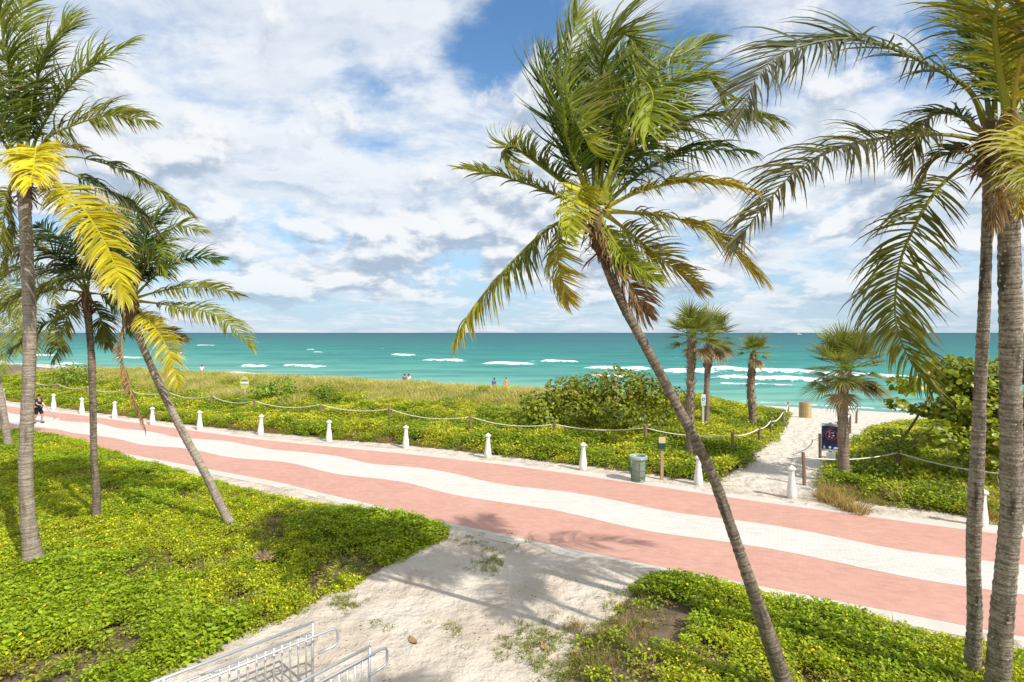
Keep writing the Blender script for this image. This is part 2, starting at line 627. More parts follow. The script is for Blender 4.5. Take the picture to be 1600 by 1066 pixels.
def make_water():
    m, nt, out = new_mat('sea_water')
    b = princ(nt, out, .5, .10)
    p = geo_pos(nt)
    at = N(nt, 'ShaderNodeAttribute', attribute_name='col')
    sp = N(nt, 'ShaderNodeSeparateColor')
    nt.links.new(at.outputs['Color'], sp.inputs[0])
    d = N(nt, 'ShaderNodeVectorMath', operation='DOT_PRODUCT')
    nt.links.new(p, d.inputs[0])
    d.inputs[1].default_value = (NN[0], NN[1], 0)
    s = math_node(nt, 'SUBTRACT', d.outputs['Value'], float(OO @ NN) + 34.0)
    mp = N(nt, 'ShaderNodeMapping')
    mp.inputs['Rotation'].default_value = (0, 0, math.atan2(1, 2))
    mp.inputs['Scale'].default_value = (.25, 1, 1)
    nt.links.new(p, mp.inputs['Vector'])
    nb = tex_noise(nt, .035, 5, .6, mp.outputs[0])
    s2 = math_node(nt, 'MULTIPLY', s, math_node(nt, 'MULTIPLY_ADD', nb, 1.6, .2))
    lg = math_node(nt, 'LOGARITHM', math_node(nt, 'MAXIMUM', math_node(nt, 'ADD', s2, 12.0), 1.0), 10.0)
    cr = N(nt, 'ShaderNodeValToRGB')
    e = cr.color_ramp.elements
    stops = [(8, (.32, .46, .37)), (16, (.16, .37, .29)), (35, (.085, .31, .25)), (75, (.03, .235, .20)), (160, (.014, .175, .16)), (400, (.008, .12, .125)), (1500, (.006, .088, .108)), (6000, (.005, .06, .098))]
    pos = [(math.log10(q[0]) - .9) / 3.1 for q in stops]
    e[0].position, e[0].color = max(pos[0], 0), stops[0][1] + (1,)
    e[1].position, e[1].color = pos[-1], stops[-1][1] + (1,)
    for q, (dd, c) in list(zip(pos, stops))[1:-1]:
        el = e.new(q)
        el.color = c + (1,)
    nt.links.new(math_node(nt, 'MULTIPLY', math_node(nt, 'SUBTRACT', lg, .9), 1 / 3.1), cr.inputs[0])
    # wave texture
    w1 = tex_noise(nt, .22, 6, .62, mp.outputs[0])
    w2 = tex_noise(nt, 1.3, 4, .6, mp.outputs[0])
    mp3 = N(nt, 'ShaderNodeMapping')
    mp3.inputs['Rotation'].default_value = (0, 0, math.atan2(1, 2))
    mp3.inputs['Scale'].default_value = (.018, .11, 1)
    nt.links.new(p, mp3.inputs['Vector'])
    w3 = tex_noise(nt, 1.0, 6, .65, mp3.outputs[0])
    c = mix_col(nt, math_node(nt, 'MULTIPLY', smooth(nt, w1, .45, .64), .75), cr.outputs[0], mix_col(nt, .6, cr.outputs[0], (.0, .085, .11)))
    c = mix_col(nt, math_node(nt, 'MULTIPLY', smooth(nt, w3, .48, .62), .7), c, mix_col(nt, .6, cr.outputs[0], (.0, .09, .12)))
    # foam
    fn = tex_noise(nt, .9, 7, .7, p)
    f = smooth(nt, math_node(nt, 'ADD', sp.outputs[0], math_node(nt, 'MULTIPLY_ADD', fn, 2.0, -1.05)), .36, .66)
    c = mix_col(nt, f, c, (.82, .86, .86))
    nt.links.new(c, b.inputs[0])
    nt.links.new(math_node(nt, 'MULTIPLY_ADD', f, .4, .5), b.inputs['Roughness'])
    bump(nt, math_node(nt, 'ADD', w1, math_node(nt, 'MULTIPLY', w2, .3)), .55, .5, b)
    return m


def make_trunk(name, c1, c2, dark, rings=24.0, spots=0.0):
    m, nt, out = new_mat(name)
    b = princ(nt, out, .9, .15)
    uv = N(nt, 'ShaderNodeUVMap')
    tc = N(nt, 'ShaderNodeTexCoord')
    mp = N(nt, 'ShaderNodeMapping')
    mp.inputs['Scale'].default_value = (1.2, rings, 1)
    nt.links.new(uv.outputs[0], mp.inputs['Vector'])
    n1 = tex_noise(nt, 1.0, 5, .65, mp.outputs[0])
    mp2 = N(nt, 'ShaderNodeMapping')
    mp2.inputs['Scale'].default_value = (1.6, .9, 1)
    nt.links.new(uv.outputs[0], mp2.inputs['Vector'])
    n2 = tex_noise(nt, 1.0, 5, .6, mp2.outputs[0])
    n3 = tex_noise(nt, 30, 4, .7, tc.outputs['Object'])
    c = mix_col(nt, smooth(nt, n1, .40, .62), c1, c2)
    c = mix_col(nt, math_node(nt, 'MULTIPLY', smooth(nt, n2, .47, .66), .85), c, dark)
    wv = N(nt, 'ShaderNodeTexWave', wave_type='BANDS', bands_direction='Y', wave_profile='SAW')
    wv.inputs['Scale'].default_value = rings * .16
    wv.inputs['Distortion'].default_value = 3.2
    wv.inputs['Detail'].default_value = 3
    wv.inputs['Detail Scale'].default_value = 1.4
    nt.links.new(uv.outputs[0], wv.inputs['Vector'])
    line = smooth(nt, wv.outputs['Fac'], .86, .98)
    c = mix_col(nt, math_node(nt, 'MULTIPLY', math_node(nt, 'MULTIPLY', line, smooth(nt, n3, .40, .55)), .7), c, dark)
    c = mix_col(nt, math_node(nt, 'MULTIPLY', smooth(nt, n3, .48, .66), .55), c, dark)
    if spots:
        v = N(nt, 'ShaderNodeTexVoronoi')
        v.inputs['Scale'].default_value = 13
        nt.links.new(tc.outputs['Object'], v.inputs['Vector'])
        sp = math_node(nt, 'MULTIPLY', math_node(nt, 'LESS_THAN', v.outputs['Distance'], .2), smooth(nt, n2, .42, .6))
        c = mix_col(nt, math_node(nt, 'MULTIPLY', sp, spots), c, (.62, .58, .50))
    nt.links.new(c, b.inputs[0])
    h = math_node(nt, 'ADD', n1, math_node(nt, 'MULTIPLY', wv.outputs['Fac'], .25))
    h = math_node(nt, 'ADD', h, math_node(nt, 'MULTIPLY', n3, .4))
    bump(nt, h, 1.0, .035, b)
    return m


M_SAND = make_sand()
M_RED = make_paver('red_paver', (.52, .295, .235), (.475, .258, .202), (.40, .25, .20))
M_WHITE = make_paver('white_paver', (.57, .545, .50), (.525, .502, .458), (.40, .375, .335))
M_CONC = plain('pale_concrete', (.55, .515, .455), .9, .2, var=.1, nscale=1.5, c2=(.50, .46, .40), bmp=.01)
M_WATER = make_water()
M_TRUNK = make_trunk('palm_bark', (.42, .36, .285), (.25, .21, .16), (.12, .096, .074))
M_TRUNKD = make_trunk('palm_bark_dark', (.29, .235, .175), (.14, .11, .082), (.05, .039, .03), spots=.0)
M_TRUNKS = make_trunk('palm_bark_lichen', (.40, .345, .275), (.20, .165, .125), (.032, .026, .02), rings=26, spots=.7)
M_SABAL = make_trunk('sabal_bark', (.33, .265, .20), (.22, .17, .125), (.13, .095, .07), rings=14)
M_VC = plain('vc_dummy', (.5, .5, .5))


def vc_mat(name, rough=.6, spec=.3, metal=0.0, var=.15, nscale=12.0):
    m, nt, out = new_mat(name)
    b = princ(nt, out, rough, spec, metal)
    a = N(nt, 'ShaderNodeAttribute', attribute_name='col')
    tc = N(nt, 'ShaderNodeTexCoord')
    n = tex_noise(nt, nscale, 5, .6, tc.outputs['Object'])
    k = N(nt, 'ShaderNodeVectorMath', operation='SCALE')
    nt.links.new(a.outputs['Color'], k.inputs[0])
    nt.links.new(math_node(nt, 'MULTIPLY_ADD', n, 2 * var, 1 - var), k.inputs['Scale'])
    nt.links.new(k.outputs[0], b.inputs[0])
    return m


M_VC = vc_mat('painted_matte')
M_METAL = vc_mat('galvanised_metal', .38, .5, .75, .12, 25)
M_WOOD = vc_mat('weathered_wood', .85, .2, 0, .35, 18)
M_CLOTH = vc_mat('cloth', .9, .1, 0, .08, 30)
M_FIBRE = vc_mat('palm_fibre', .95, .1, 0, .45, 22)
M_BOLL = plain('bollard_paint', (.74, .72, .68), .6, .35, var=.06, nscale=9, c2=(.62, .59, .54))

# ------------------------------------------------------------------ ground
LEFT_POLY_PX = [(-160, 668), (0, 676), (60, 676), (110, 686), (200, 716), (330, 752), (450, 782), (560, 802), (640, 815), (690, 825),
                (706, 838), (650, 862), (600, 888), (565, 910), (490, 940), (455, 962), (385, 990), (300, 1030), (230, 1066), (190, 1095), (-400, 1130), (-600, 800)]
RIGHT_POLY_PX = [(985, 925), (1010, 905), (1060, 902), (1130, 916), (1260, 948), (1400, 982), (1500, 1005), (1640, 1030), (1800, 1070), (1800, 1400), (860, 1400), (872, 1066), (895, 1015), (950, 965)]
LEFT_POLY = np.array([px(*q)[:2] for q in LEFT_POLY_PX])
RIGHT_POLY = np.array([px(*q)[:2] for q in RIGHT_POLY_PX])


def in_poly(P, x, y):
    ins = np.zeros(np.shape(x), bool)
    n = len(P)
    for i in range(n):
        x1, y1 = P[i]
        x2, y2 = P[(i + 1) % n]
        c = ((y1 > y) != (y2 > y)) & (x < (x2 - x1) * (y - y1) / (y2 - y1 + 1e-12) + x1)
        ins ^= c
    return ins


def poly_dist(P, x, y):
    d = np.full(np.shape(x), 1e9)
    n = len(P)
    for i in range(n):
        a, b = P[i], P[(i + 1) % n]
        e = b - a
        t = np.clip(((x - a[0]) * e[0] + (y - a[1]) * e[1]) / (e @ e), 0, 1)
        d = np.minimum(d, np.hypot(x - a[0] - t * e[0], y - a[1] - t * e[1]))
    return d


def veg_dune(u, s):
    """1 where the dune planting grows"""
    l, r = dune_mask(u, s)
    edge = far_edge(u) + .35 + .35 * fbm(u * .8, s * 0 + 3, 2)
    m = ((u < l) | (u > r)) & (s > edge) & (s < 18 + 3 * fbm(u * .2, s * 0, 2))
    return m


def build_ground():
    gx = np.concatenate([[-3000, -1200, -500, -250, -150], np.arange(-100, -34, .8), np.arange(-34, 26, .22), np.arange(26, 70, 1.0), [90, 150, 400, 1200, 3000]])
    gy = np.concatenate([[-800, -300, -100, -40, -15, -5, 0, 3], np.arange(5, 34, .22), np.arange(34, 90, .7), [110, 160, 240, 420, 900, 1900]])
    X, Y = np.meshgrid(gx, gy)
    Z = ground_z(X, Y)
    U, S = xy2us(X, Y)
    clean = sstep(.0, 1.5, S)
    soil = np.zeros_like(X)
    for P in (LEFT_POLY, RIGHT_POLY):
        i = in_poly(P, X, Y)
        d = poly_dist(P, X, Y)
        soil = np.maximum(soil, np.where(i, sstep(-.3, .25, d) * .9, 0))
    # thin, worn planting at the near right corner
    soil = np.maximum(soil, np.where(veg_dune(U, S), .62, 0))
    litter = sstep(-7.4, -8, S)
    V = np.stack([X, Y, Z], -1).reshape(-1, 3)
    nx, ny = len(gx), len(gy)
    idx = np.arange(nx * ny).reshape(ny, nx)
    Fc = np.stack([idx[:-1, :-1], idx[:-1, 1:], idx[1:, 1:], idx[1:, :-1]], -1).reshape(-1, 4)
    c = np.stack([clean, soil, litter], -1).reshape(-1, 3)
    o = mesh_obj('ground', V, Fc, M_SAND, col=c, smooth_=True)
    tag(o, 'pale sandy ground running from the building to the beach', 'sand', kind='structure')


build_ground()


def strip(name, mat, u, s0, s1, z, parent=None, m=2, thick=0.0):
    u = np.asarray(u, float)
    rows = []
    for k in np.linspace(0, 1, m):
        x, y = us2xy(u, s0 * (1 - k) + s1 * k)
        rows.append(np.stack([x, y, np.full(len(u), z)], 1))
    if thick:
        x, y = us2xy(u, s0)
        rows.insert(0, np.stack([x, y, np.full(len(u), z - thick)], 1))
        x, y = us2xy(u, s1)
        rows.append(np.stack([x, y, np.full(len(u), z - thick)], 1))
    V = np.vstack(rows)
    n = len(u)
    Fc = [(r * n + i, r * n + i + 1, (r + 1) * n + i + 1, (r + 1) * n + i) for r in range(len(rows) - 1) for i in range(n - 1)]
    return mesh_obj(name, V, Fc, mat, parent)


BAND_UP = [(-26.32, -2.0), (-24.43, -2.28), (-22.75, -2.58), (-21.77, -2.32), (-20.39, -2.27), (-19.0, -2.49), (-17.55, -2.73), (-16.59, -2.52), (-15.23, -2.2), (-14.1, -2.16), (-12.08, -2.39), (-10.66, -2.52), (-9.19, -2.23), (-7.87, -2.13), (-6.74, -2.24), (-5.39, -2.58), (-4.6, -2.54), (-3.48, -2.27), (-2.36, -2.21), (-1.18, -2.37), (0.08, -2.73), (0.79, -2.83), (1.45, -2.9), (2.57, -2.73), (3.69, -2.66), (4.81, -2.79), (5.89, -3.04), (6.63, -3.2), (7.33, -3.23), (8.28, -3.12), (9.44, -3.09), (10.09, -3.15), (10.93, -3.27), (11.87, -3.56), (12.77, -3.61), (13.59, -3.51), (14.64, -3.42)]
BAND_LO = [(-24.15, -4.36), (-22.57, -4.28), (-20.61, -4.16), (-19.07, -4.3), (-17.61, -4.51), (-16.41, -4.48), (-14.86, -4.1), (-13.37, -4.17), (-11.79, -4.37), (-10.75, -4.38), (-9.83, -4.17), (-8.88, -3.95), (-7.77, -3.95), (-6.53, -4.19), (-5.51, -4.38), (-4.67, -4.42), (-3.75, -4.26), (-2.75, -4.14), (-1.77, -4.21), (-0.63, -4.49), (0.29, -4.67), (1.2, -4.67), (2.31, -4.62), (3.36, -4.57), (4.42, -4.69), (5.45, -4.92), (6.38, -5.08), (7.21, -5.08), (7.99, -4.98), (8.75, -4.93), (9.48, -4.93), (10.25, -4.97), (10.98, -5.13), (11.66, -5.24), (12.29, -5.34), (12.91, -5.33), (13.19, -5.32), (14.17, -5.2)]


def wave_edge(data, u):
    d = np.array(data)
    # smooth the reading, then carry the wave on beyond what is in view
    uu = np.linspace(-95, 45, 700)
    base = np.interp(uu, d[:, 0], d[:, 1])
    sn = .2 * np.sin(2 * math.pi * (uu + 3.5) / 5.95)
    lo_u, hi_u = d[0, 0], d[-1, 0]
    base = np.where(uu < lo_u, d[:6, 1].mean() + sn, np.where(uu > hi_u, d[-6:, 1].mean() + sn, base))
    k = np.ones(7) / 7
    b2 = np.convolve(np.pad(base, 3, mode='edge'), k, 'valid')
    return np.interp(u, uu, b2)


def build_promenade():
    u = np.linspace(-90, 38, 520)
    ro = strip('promenade', M_RED, u, red_near(u), red_far(u), 0.012, thick=.05, m=3)
    tag(ro, 'red paver beach promenade with a wavy white band', 'promenade', kind='structure')
    b = strip('white_band', M_WHITE, u, wave_edge(BAND_LO, u), wave_edge(BAND_UP, u), 0.016, ro)
    b['label'] = 'wavy white paver band'
    # edge courses of pale concrete, cut into slabs with joints
    for nm, a0, a1 in (('edging', red_near(u) - .42 - .06 * fbm(u * .5, u * 0, 3), red_near(u) - .004), ('edging', red_far(u) + .004, red_far(u) + .46 + .3 * fbm(u * .5, u * 0 + 9, 3))):
        strip(nm, M_CONC, u, a0, a1, 0.010, ro, thick=.05)


build_promenade()

# ------------------------------------------------------------------ sea
SEA_Z = -1.2


def build_sea():
    gu = np.concatenate([[-60000, -20000, -6000, -2500, -1200, -700, -450], np.arange(-330, 150, .75), [200, 350, 700, 1500, 4000, 12000, 40000, 90000]])
    gs = np.concatenate([np.arange(-6, 14, .4), np.arange(14, 170, .75), np.geomspace(171, 60000, 40)])
    U, V = np.meshgrid(gu, gs)
    X, Y = us2xy(U, V + 34)
    wav = .5 * (fbm(U * .03 + 3, V * .11, 3) - .5) * sstep(0, 40, V)
    Z = SEA_Z + wav * np.where(V < 400, 1, 0) + .05 * np.sin(V * .8 + 2 * fbm(U * .05, V * .05, 2) * 6) * sstep(2, 12, V) * sstep(300, 100, V)
    foam = np.zeros_like(X)
    # breakers: (x0, x1, y of the crest, width m, height m, trailing foam m)
    br = [(607, 652, 556, 2.2, .55, 3), (662, 728, 564, 2.0, .5, 4), (748, 838, 570, 2.2, .6, 4), (846, 902, 567, 2.0, .5, 3), (438, 530, 573, 2.2, .6, 5),
          (370, 412, 574, 1.8, .5, 3), (325, 430, 586, 1.6, .4, 3), (915, 1015, 578, 2.2, .5, 4), (1035, 1120, 583, 2.6, .6, 9), (1080, 1290, 581, 3.0, .6, 12), (1100, 1290, 593, 3.2, .4, 8),
          (1290, 1420, 588, 2.8, .5, 9), (712, 765, 606, 1.0, .25, 2), (655, 668, 600, .8, .2, 1), (270, 300, 552, 1.5, .4, 2), (180, 240, 560, 1.8, .4, 3), (90, 130, 570, 1.6, .4, 3), (40, 100, 556, 1.8, .4, 3),
          (1420, 1600, 596, 2.2, .4, 4), (1500, 1700, 582, 2.2, .5, 4), (1140, 1180, 601, .7, .15, 1.2), (1190, 1240, 602, .6, .15, 1.), (300, 345, 540, 1.5, .3, 1), (495, 505, 551, 1, .3, 1), (480, 492, 547, 1, .3, 1), (930, 990, 589, 1.4, .3, 3)]
    r2 = np.random.default_rng(5)
    for (x0, x1, y, wd, h, tr) in br:
        a, b = px(x0, y, SEA_Z), px(x1, y, SEA_Z)
        m = (a + b) / 2
        um, sm = xy2us(m[0], m[1])
        vm = sm - 34
        ua, _ = xy2us(a[0], a[1])
        ub, _ = xy2us(b[0], b[1])
        hw = abs(ub - ua) / 2 + 1.0
        cv = vm + 1.6 * (fbm(U * .07 + vm, U * 0, 3) - .5) * 2
        dv = V - cv
        e = sstep(hw + 1.5, hw * .55, np.abs(U - um)) * (.6 + .8 * fbm(U * .3 + vm, V * .05, 2))
        Z += h * e * np.exp(-(dv / (wd * .9)) ** 2)
        f = np.where(dv < 0, np.exp(-(dv / wd) ** 2), np.exp(-(dv / tr) ** 2) * (.55 + .5 * fbm(U * .5, V * .8, 2)))
        foam = np.maximum(foam, np.clip(f * e * 1.0, 0, 1))
    for _ in range(70):
        u0, v0 = r2.uniform(-300, 120), r2.uniform(25, 165)
        ln, wd = r2.uniform(.6, 2.2), r2.uniform(.4, .8)
        foam = np.maximum(foam, .72 * np.exp(-((U - u0) / ln) ** 2 - ((V - v0) / wd) ** 2))
    # swash lace along the shore
    sh = V - 1.5 - 2.2 * fbm(U * .06, U * 0 + 2, 3)
    foam = np.maximum(foam, .75 * np.exp(-(sh / .8) ** 2) * (.4 + .8 * fbm(U * .3, V * .3, 3)))
    n_u, n_v = len(gu), len(gs)
    idx = np.arange(n_u * n_v).reshape(n_v, n_u)
    Fc = np.stack([idx[:-1, :-1], idx[:-1, 1:], idx[1:, 1:], idx[1:, :-1]], -1).reshape(-1, 4)
    c = np.stack([foam, foam * 0, foam * 0], -1).reshape(-1, 3)
    o = mesh_obj('sea', np.stack([X, Y, Z], -1).reshape(-1, 3), Fc, M_WATER, col=c, smooth_=True)
    tag(o, 'turquoise sea with lines of breaking surf', 'sea', kind='structure')


build_sea()


# ------------------------------------------------------------------ instanced ground cover
def proto_obj(name, mb, mat):
    me = bpy.data.meshes.new(name)
    V = np.vstack(mb.v)
    me.from_pydata([tuple(v) for v in V], [], mb.f)
    me.materials.append(mat)
    a = me.attributes.new('col', 'FLOAT_COLOR', 'POINT')
    c = np.ones((len(V), 4), np.float32)
    c[:, :3] = np.vstack(mb.c)
    a.data.foreach_set('color', c.ravel())
    return bpy.data.objects.new(name, me)


def leaf_clump(seed, n, rad, hgt, ll, lw, cols, flower=0, fc=(.78, .60, .02), up=.5):
    r = np.random.default_rng(seed)
    mb = MB()
    for i in range(n):
        rr = rad * math.sqrt(r.random())
        a = r.random() * 6.283
        z = hgt * (r.random() ** .6) * (1 - .45 * (rr / rad) ** 2)
        c = np.array([rr * math.cos(a), rr * math.sin(a), z])
        ba = a + r.normal(0, 1.1)
        el = r.uniform(-.3, .9) * up * 2
        d = np.array([math.cos(ba) * math.cos(el), math.sin(ba) * math.cos(el), math.sin(el)])
        w = np.cross(d, [0, 0, 1.])
        w /= np.linalg.norm(w) + 1e-9
        nn = np.cross(w, d)
        roll = r.normal(0, .4)
        w2 = w * math.cos(roll) + nn * math.sin(roll)
        l = ll * r.uniform(.6, 1.25)
        ww = lw * l / ll * .5
        mid = c + d * l * .45 - np.array([0, 0, .12 * l])
        V = [c, mid + w2 * ww + nn * .12 * l, c + d * l - np.array([0, 0, .22 * l]), mid - w2 * ww + nn * .12 * l]
        k = r.random()
        c0, c1 = np.array(cols[0]), np.array(cols[1])
        cc = c0 * (1 - k) + c1 * k
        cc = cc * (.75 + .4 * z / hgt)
        mb.add(V, [(0, 1, 2), (0, 2, 3)], cc)
    for i in range(flower):
        rr = rad * math.sqrt(r.random())
        a = r.random() * 6.283
        c = np.array([rr * math.cos(a), rr * math.sin(a), hgt * 1.08])
        k = 7
        q = np.arange(k) / k * 6.283
        R = .021
        tl = r.normal(0, .3, 2)
        ring = np.stack([c[0] + R * np.cos(q), c[1] + R * np.sin(q), c[2] + R * (np.cos(q) * tl[0] + np.sin(q) * tl[1])], 1)
        mb.add(np.vstack([ring, c + [0, 0, .006]]), [(j, (j + 1) % k, k) for j in range(k)], fc)
    return mb


def grass_tuft(seed, n, hgt, w, cols, rad=.12, lean=(.25, .12), curl=.5):
    r = np.random.default_rng(seed)
    mb = MB()
    for i in range(n):
        a = r.random() * 6.283
        rr = rad * math.sqrt(r.random())
        p = np.array([rr * math.cos(a), rr * math.sin(a), -.02])
        h = hgt * r.uniform(.5, 1.1)
        d = np.array([math.cos(a) * .35 + r.normal(0, .18) + lean[0], math.sin(a) * .35 + r.normal(0, .18) + lean[1], 1.])
        d /= np.linalg.norm(d)
        b = r.random() * 6.283
        wv = np.array([math.cos(b), math.sin(b), 0]) * w * r.uniform(.6, 1.2)
        V, st = [], h / 3
        out = np.array([math.cos(a) + lean[0] * 3, math.sin(a) + lean[1] * 3, -.6])
        for k in range(4):
            ww = wv * (1, .85, .55, 0.06)[k]
            V += [p - ww, p + ww]
            p = p + d * st
            d = d + out * curl * .33 * r.uniform(.5, 1.3)
            d /= np.linalg.norm(d)
        k = r.random()
        cc = np.array(cols[0]) * (1 - k) + np.array(cols[1]) * k
        if r.random() < .18:
            cc = np.array([.34, .26, .12])
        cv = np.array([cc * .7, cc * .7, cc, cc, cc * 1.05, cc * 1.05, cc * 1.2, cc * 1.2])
        mb.add(V, [(0, 1, 3, 2), (2, 3, 5, 4), (4, 5, 7, 6)], cv)
    return mb


def scatter(name, pts, scl, idx, protos, label, cat, kind='stuff', tilt=.12, rot=None):
    """one object: many small plants instanced on the points"""
    col = bpy.data.collections.new(name + '_plants')
    for p in protos:
        col.objects.link(p)
    me = bpy.data.meshes.new(name)
    me.from_pydata([tuple(map(float, p)) for p in pts], [], [])
    n = len(pts)
    r = np.random.default_rng(len(pts))
    a = me.attributes.new('scl', 'FLOAT', 'POINT')
    a.data.foreach_set('value', np.asarray(scl, np.float32))
    a = me.attributes.new('pick', 'INT', 'POINT')
    a.data.foreach_set('value', np.asarray(idx, np.int32))
    a = me.attributes.new('rot', 'FLOAT_VECTOR', 'POINT')
    R = np.stack([r.normal(0, tilt, n), r.normal(0, tilt, n), r.random(n) * 6.283 if rot is None else r.normal(rot, .5, n)], 1).astype(np.float32)
    a.data.foreach_set('vector', R.ravel())
    o = bpy.data.objects.new(name, me)
    COL.objects.link(o)
    ng = bpy.data.node_groups.new(name + '_nodes', 'GeometryNodeTree')
    ng.interface.new_socket('Geometry', in_out='INPUT', socket_type='NodeSocketGeometry')
    ng.interface.new_socket('Geometry', in_out='OUTPUT', socket_type='NodeSocketGeometry')
    gi, go = ng.nodes.new('NodeGroupInput'), ng.nodes.new('NodeGroupOutput')
    ci = ng.nodes.new('GeometryNodeCollectionInfo')
    ci.inputs['Collection'].default_value = col
    ci.inputs['Separate Children'].default_value = True
    ci.inputs['Reset Children'].default_value = True
    ip = ng.nodes.new('GeometryNodeInstanceOnPoints')
    ip.inputs['Pick Instance'].default_value = True

    def named(nm, typ):
        q = ng.nodes.new('GeometryNodeInputNamedAttribute')
        q.data_type = typ
        q.inputs['Name'].default_value = nm
        return q.outputs['Attribute']
    L = ng.links.new
    L(gi.outputs[0], ip.inputs['Points'])
    L(ci.outputs[0], ip.inputs['Instance'])
    L(named('pick', 'INT'), ip.inputs['Instance Index'])
    L(named('rot', 'FLOAT_VECTOR'), ip.inputs['Rotation'])
    L(named('scl', 'FLOAT'), ip.inputs['Scale'])
    L(ip.outputs[0], go.inputs[0])
    md = o.modifiers.new('plants', 'NODES')
    md.node_group = ng
    return tag(o, label, cat, kind=kind)


def cover_patch(name, P, density, label, sparse=None, seed=1, zlift=.0, hedge=None):
    r = np.random.default_rng(seed)
    lo, hi = P.min(0), P.max(0)
    lo = np.maximum(lo, [-34, 4])
    hi = np.minimum(hi, [18, 40])
    n = int((hi[0] - lo[0]) * (hi[1] - lo[1]) * density)
    x = r.uniform(lo[0], hi[0], n)
    y = r.uniform(lo[1], hi[1], n)
    jit = .22 * (fbm(x * 2.2, y * 2.2, 2) - .5)
    ok = in_poly(P, x + jit, y + jit)
    # only what the camera (or one a step aside) could see
    ok &= np.abs(x) < 1.05 * y + 3
    x, y = x[ok], y[ok]
    keep = r.random(len(x)) < (sparse(x, y) if sparse is not None else 1)
    x, y = x[keep], y[keep]
    thinp = sstep(.60, .70, fbm(x * .75 + 60, y * .75 + 8, 4))
    keep = r.random(len(x)) > .8 * thinp
    x, y, thinp = x[keep], y[keep], thinp[keep]
    d = poly_dist(P, x, y)
    big = fbm(x * .5, y * .5, 3)
    hh = hedge(x, y) if hedge is not None else 0
    hgt = .02 + (.16 + .9 * np.clip(hh, 0, .3)) * sstep(0, .5, d) * (0.4 + 1.2 * big)
    z = ground_z(x, y) + hgt * r.uniform(.3, 1, len(x)) - .03
    sc = r.uniform(.65, 1.15, len(x)) * (0.75 + .4 * big)
    # lush darker plants in some drifts, yellow-green flowering ones in others
    f = fbm(x * .35 + 9, y * .35 + 4, 4) + (hedge(x, y) if hedge is not None else 0)
    pick = np.where(f > .56, 0, np.where(f > .50, 1, 2))
    pick = np.where(r.random(len(x)) < .25, r.integers(0, 5, len(x)), pick)
    pick = np.where((pick == 2) & (r.random(len(x)) < .2), 3, pick)
    pick = np.where((pick == 2) & (r.random(len(x)) < .12), 4, pick)
    pick = np.where((thinp > .3) & (r.random(len(x)) < .6), 4, pick)
    sprig = r.random(len(x)) < .03
    pick = np.where(sprig, 5, pick)
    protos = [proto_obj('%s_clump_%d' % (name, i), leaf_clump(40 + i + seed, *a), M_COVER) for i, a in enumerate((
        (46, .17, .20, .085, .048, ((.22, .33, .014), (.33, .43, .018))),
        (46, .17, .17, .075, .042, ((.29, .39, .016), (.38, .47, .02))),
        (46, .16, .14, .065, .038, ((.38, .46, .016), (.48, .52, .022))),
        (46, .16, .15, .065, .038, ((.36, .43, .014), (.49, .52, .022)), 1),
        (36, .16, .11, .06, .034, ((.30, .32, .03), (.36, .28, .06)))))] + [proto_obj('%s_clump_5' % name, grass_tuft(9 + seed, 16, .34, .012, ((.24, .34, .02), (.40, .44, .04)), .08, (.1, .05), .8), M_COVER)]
    return scatter(name, np.stack([x, y, z], 1), sc, pick, protos, label, 'ground cover')


def hedge_left(x, y):
    c = px(600, 825)[:2]
    return .28 * np.exp(-((x - c[0]) / 3.2) ** 2 - ((y - c[1]) / 2.2) ** 2) + .14 * np.exp(-((x + 4.2) / 1.8) ** 2 - ((y - 8.6) / 1.0) ** 2)


cover_patch('flowering_ground_cover', LEFT_POLY, 115, 'dense green ground cover dotted with yellow flowers around the leaning palm', seed=2, hedge=hedge_left)


def sparse_right(x, y):
    # worn thin towards the sandy corner
    c = px(930, 1010)[:2]
    d = np.hypot((x - c[0]) * .8, (y - c[1]))
    return np.clip(.07 + .95 * sstep(.6, 3.0, d + 2.6 * (fbm(x * .8, y * .8, 3) - .5)), 0.04, 1)


cover_patch('sprawling_ground_cover', RIGHT_POLY, 140, 'sprawling green ground cover at the foot of the curved leaning palm', sparse=sparse_right, seed=3,
            hedge=lambda x, y: -.03 + .10 * np.exp(-((x - 3) / 2.2) ** 2 - ((y - 10.6) / 1.4) ** 2))


def sand_weeds():
    r = np.random.default_rng(21)
    spots = [(540, 945, 16), (765, 878, 12), (770, 888, 8), (850, 1000, 14), (800, 1000, 7), (830, 985, 8), (700, 985, 3), (580, 985, 2), (905, 985, 14), (910, 1030, 18), (880, 1050, 16), (940, 990, 16), (820, 1020, 8), (860, 1040, 12),
             (985, 975, 12), (1010, 965, 10), (960, 1000, 14), (930, 1040, 16), (975, 1030, 10), (1000, 1000, 8), (905, 1000, 10), (745, 845, 4), (725, 847, 3), (960, 940, 9), (1000, 940, 9), (775, 860, 5), (800, 842, 3)]
    P, S, I = [], [], []
    for (x, y, n) in spots:
        c = px(x, y)
        for _ in range(n * 2):
            q = c[:2] + r.normal(0, .22, 2)
            P.append((q[0], q[1], float(ground_z(q[0], q[1]))))
            S.append(r.uniform(.35, .85))
            I.append(r.integers(0, 2) if x < 890 else r.integers(0, 3))
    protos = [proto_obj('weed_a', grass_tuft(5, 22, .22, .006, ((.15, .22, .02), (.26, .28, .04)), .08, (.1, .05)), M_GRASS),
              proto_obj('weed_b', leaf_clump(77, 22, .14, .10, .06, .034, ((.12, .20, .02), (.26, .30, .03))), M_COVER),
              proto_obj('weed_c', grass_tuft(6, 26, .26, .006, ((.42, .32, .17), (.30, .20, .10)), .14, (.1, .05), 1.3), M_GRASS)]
    scatter('sand_weeds', P, S, I, protos, 'small weeds and grass sprigs sprouting from the bare sand', 'weeds')


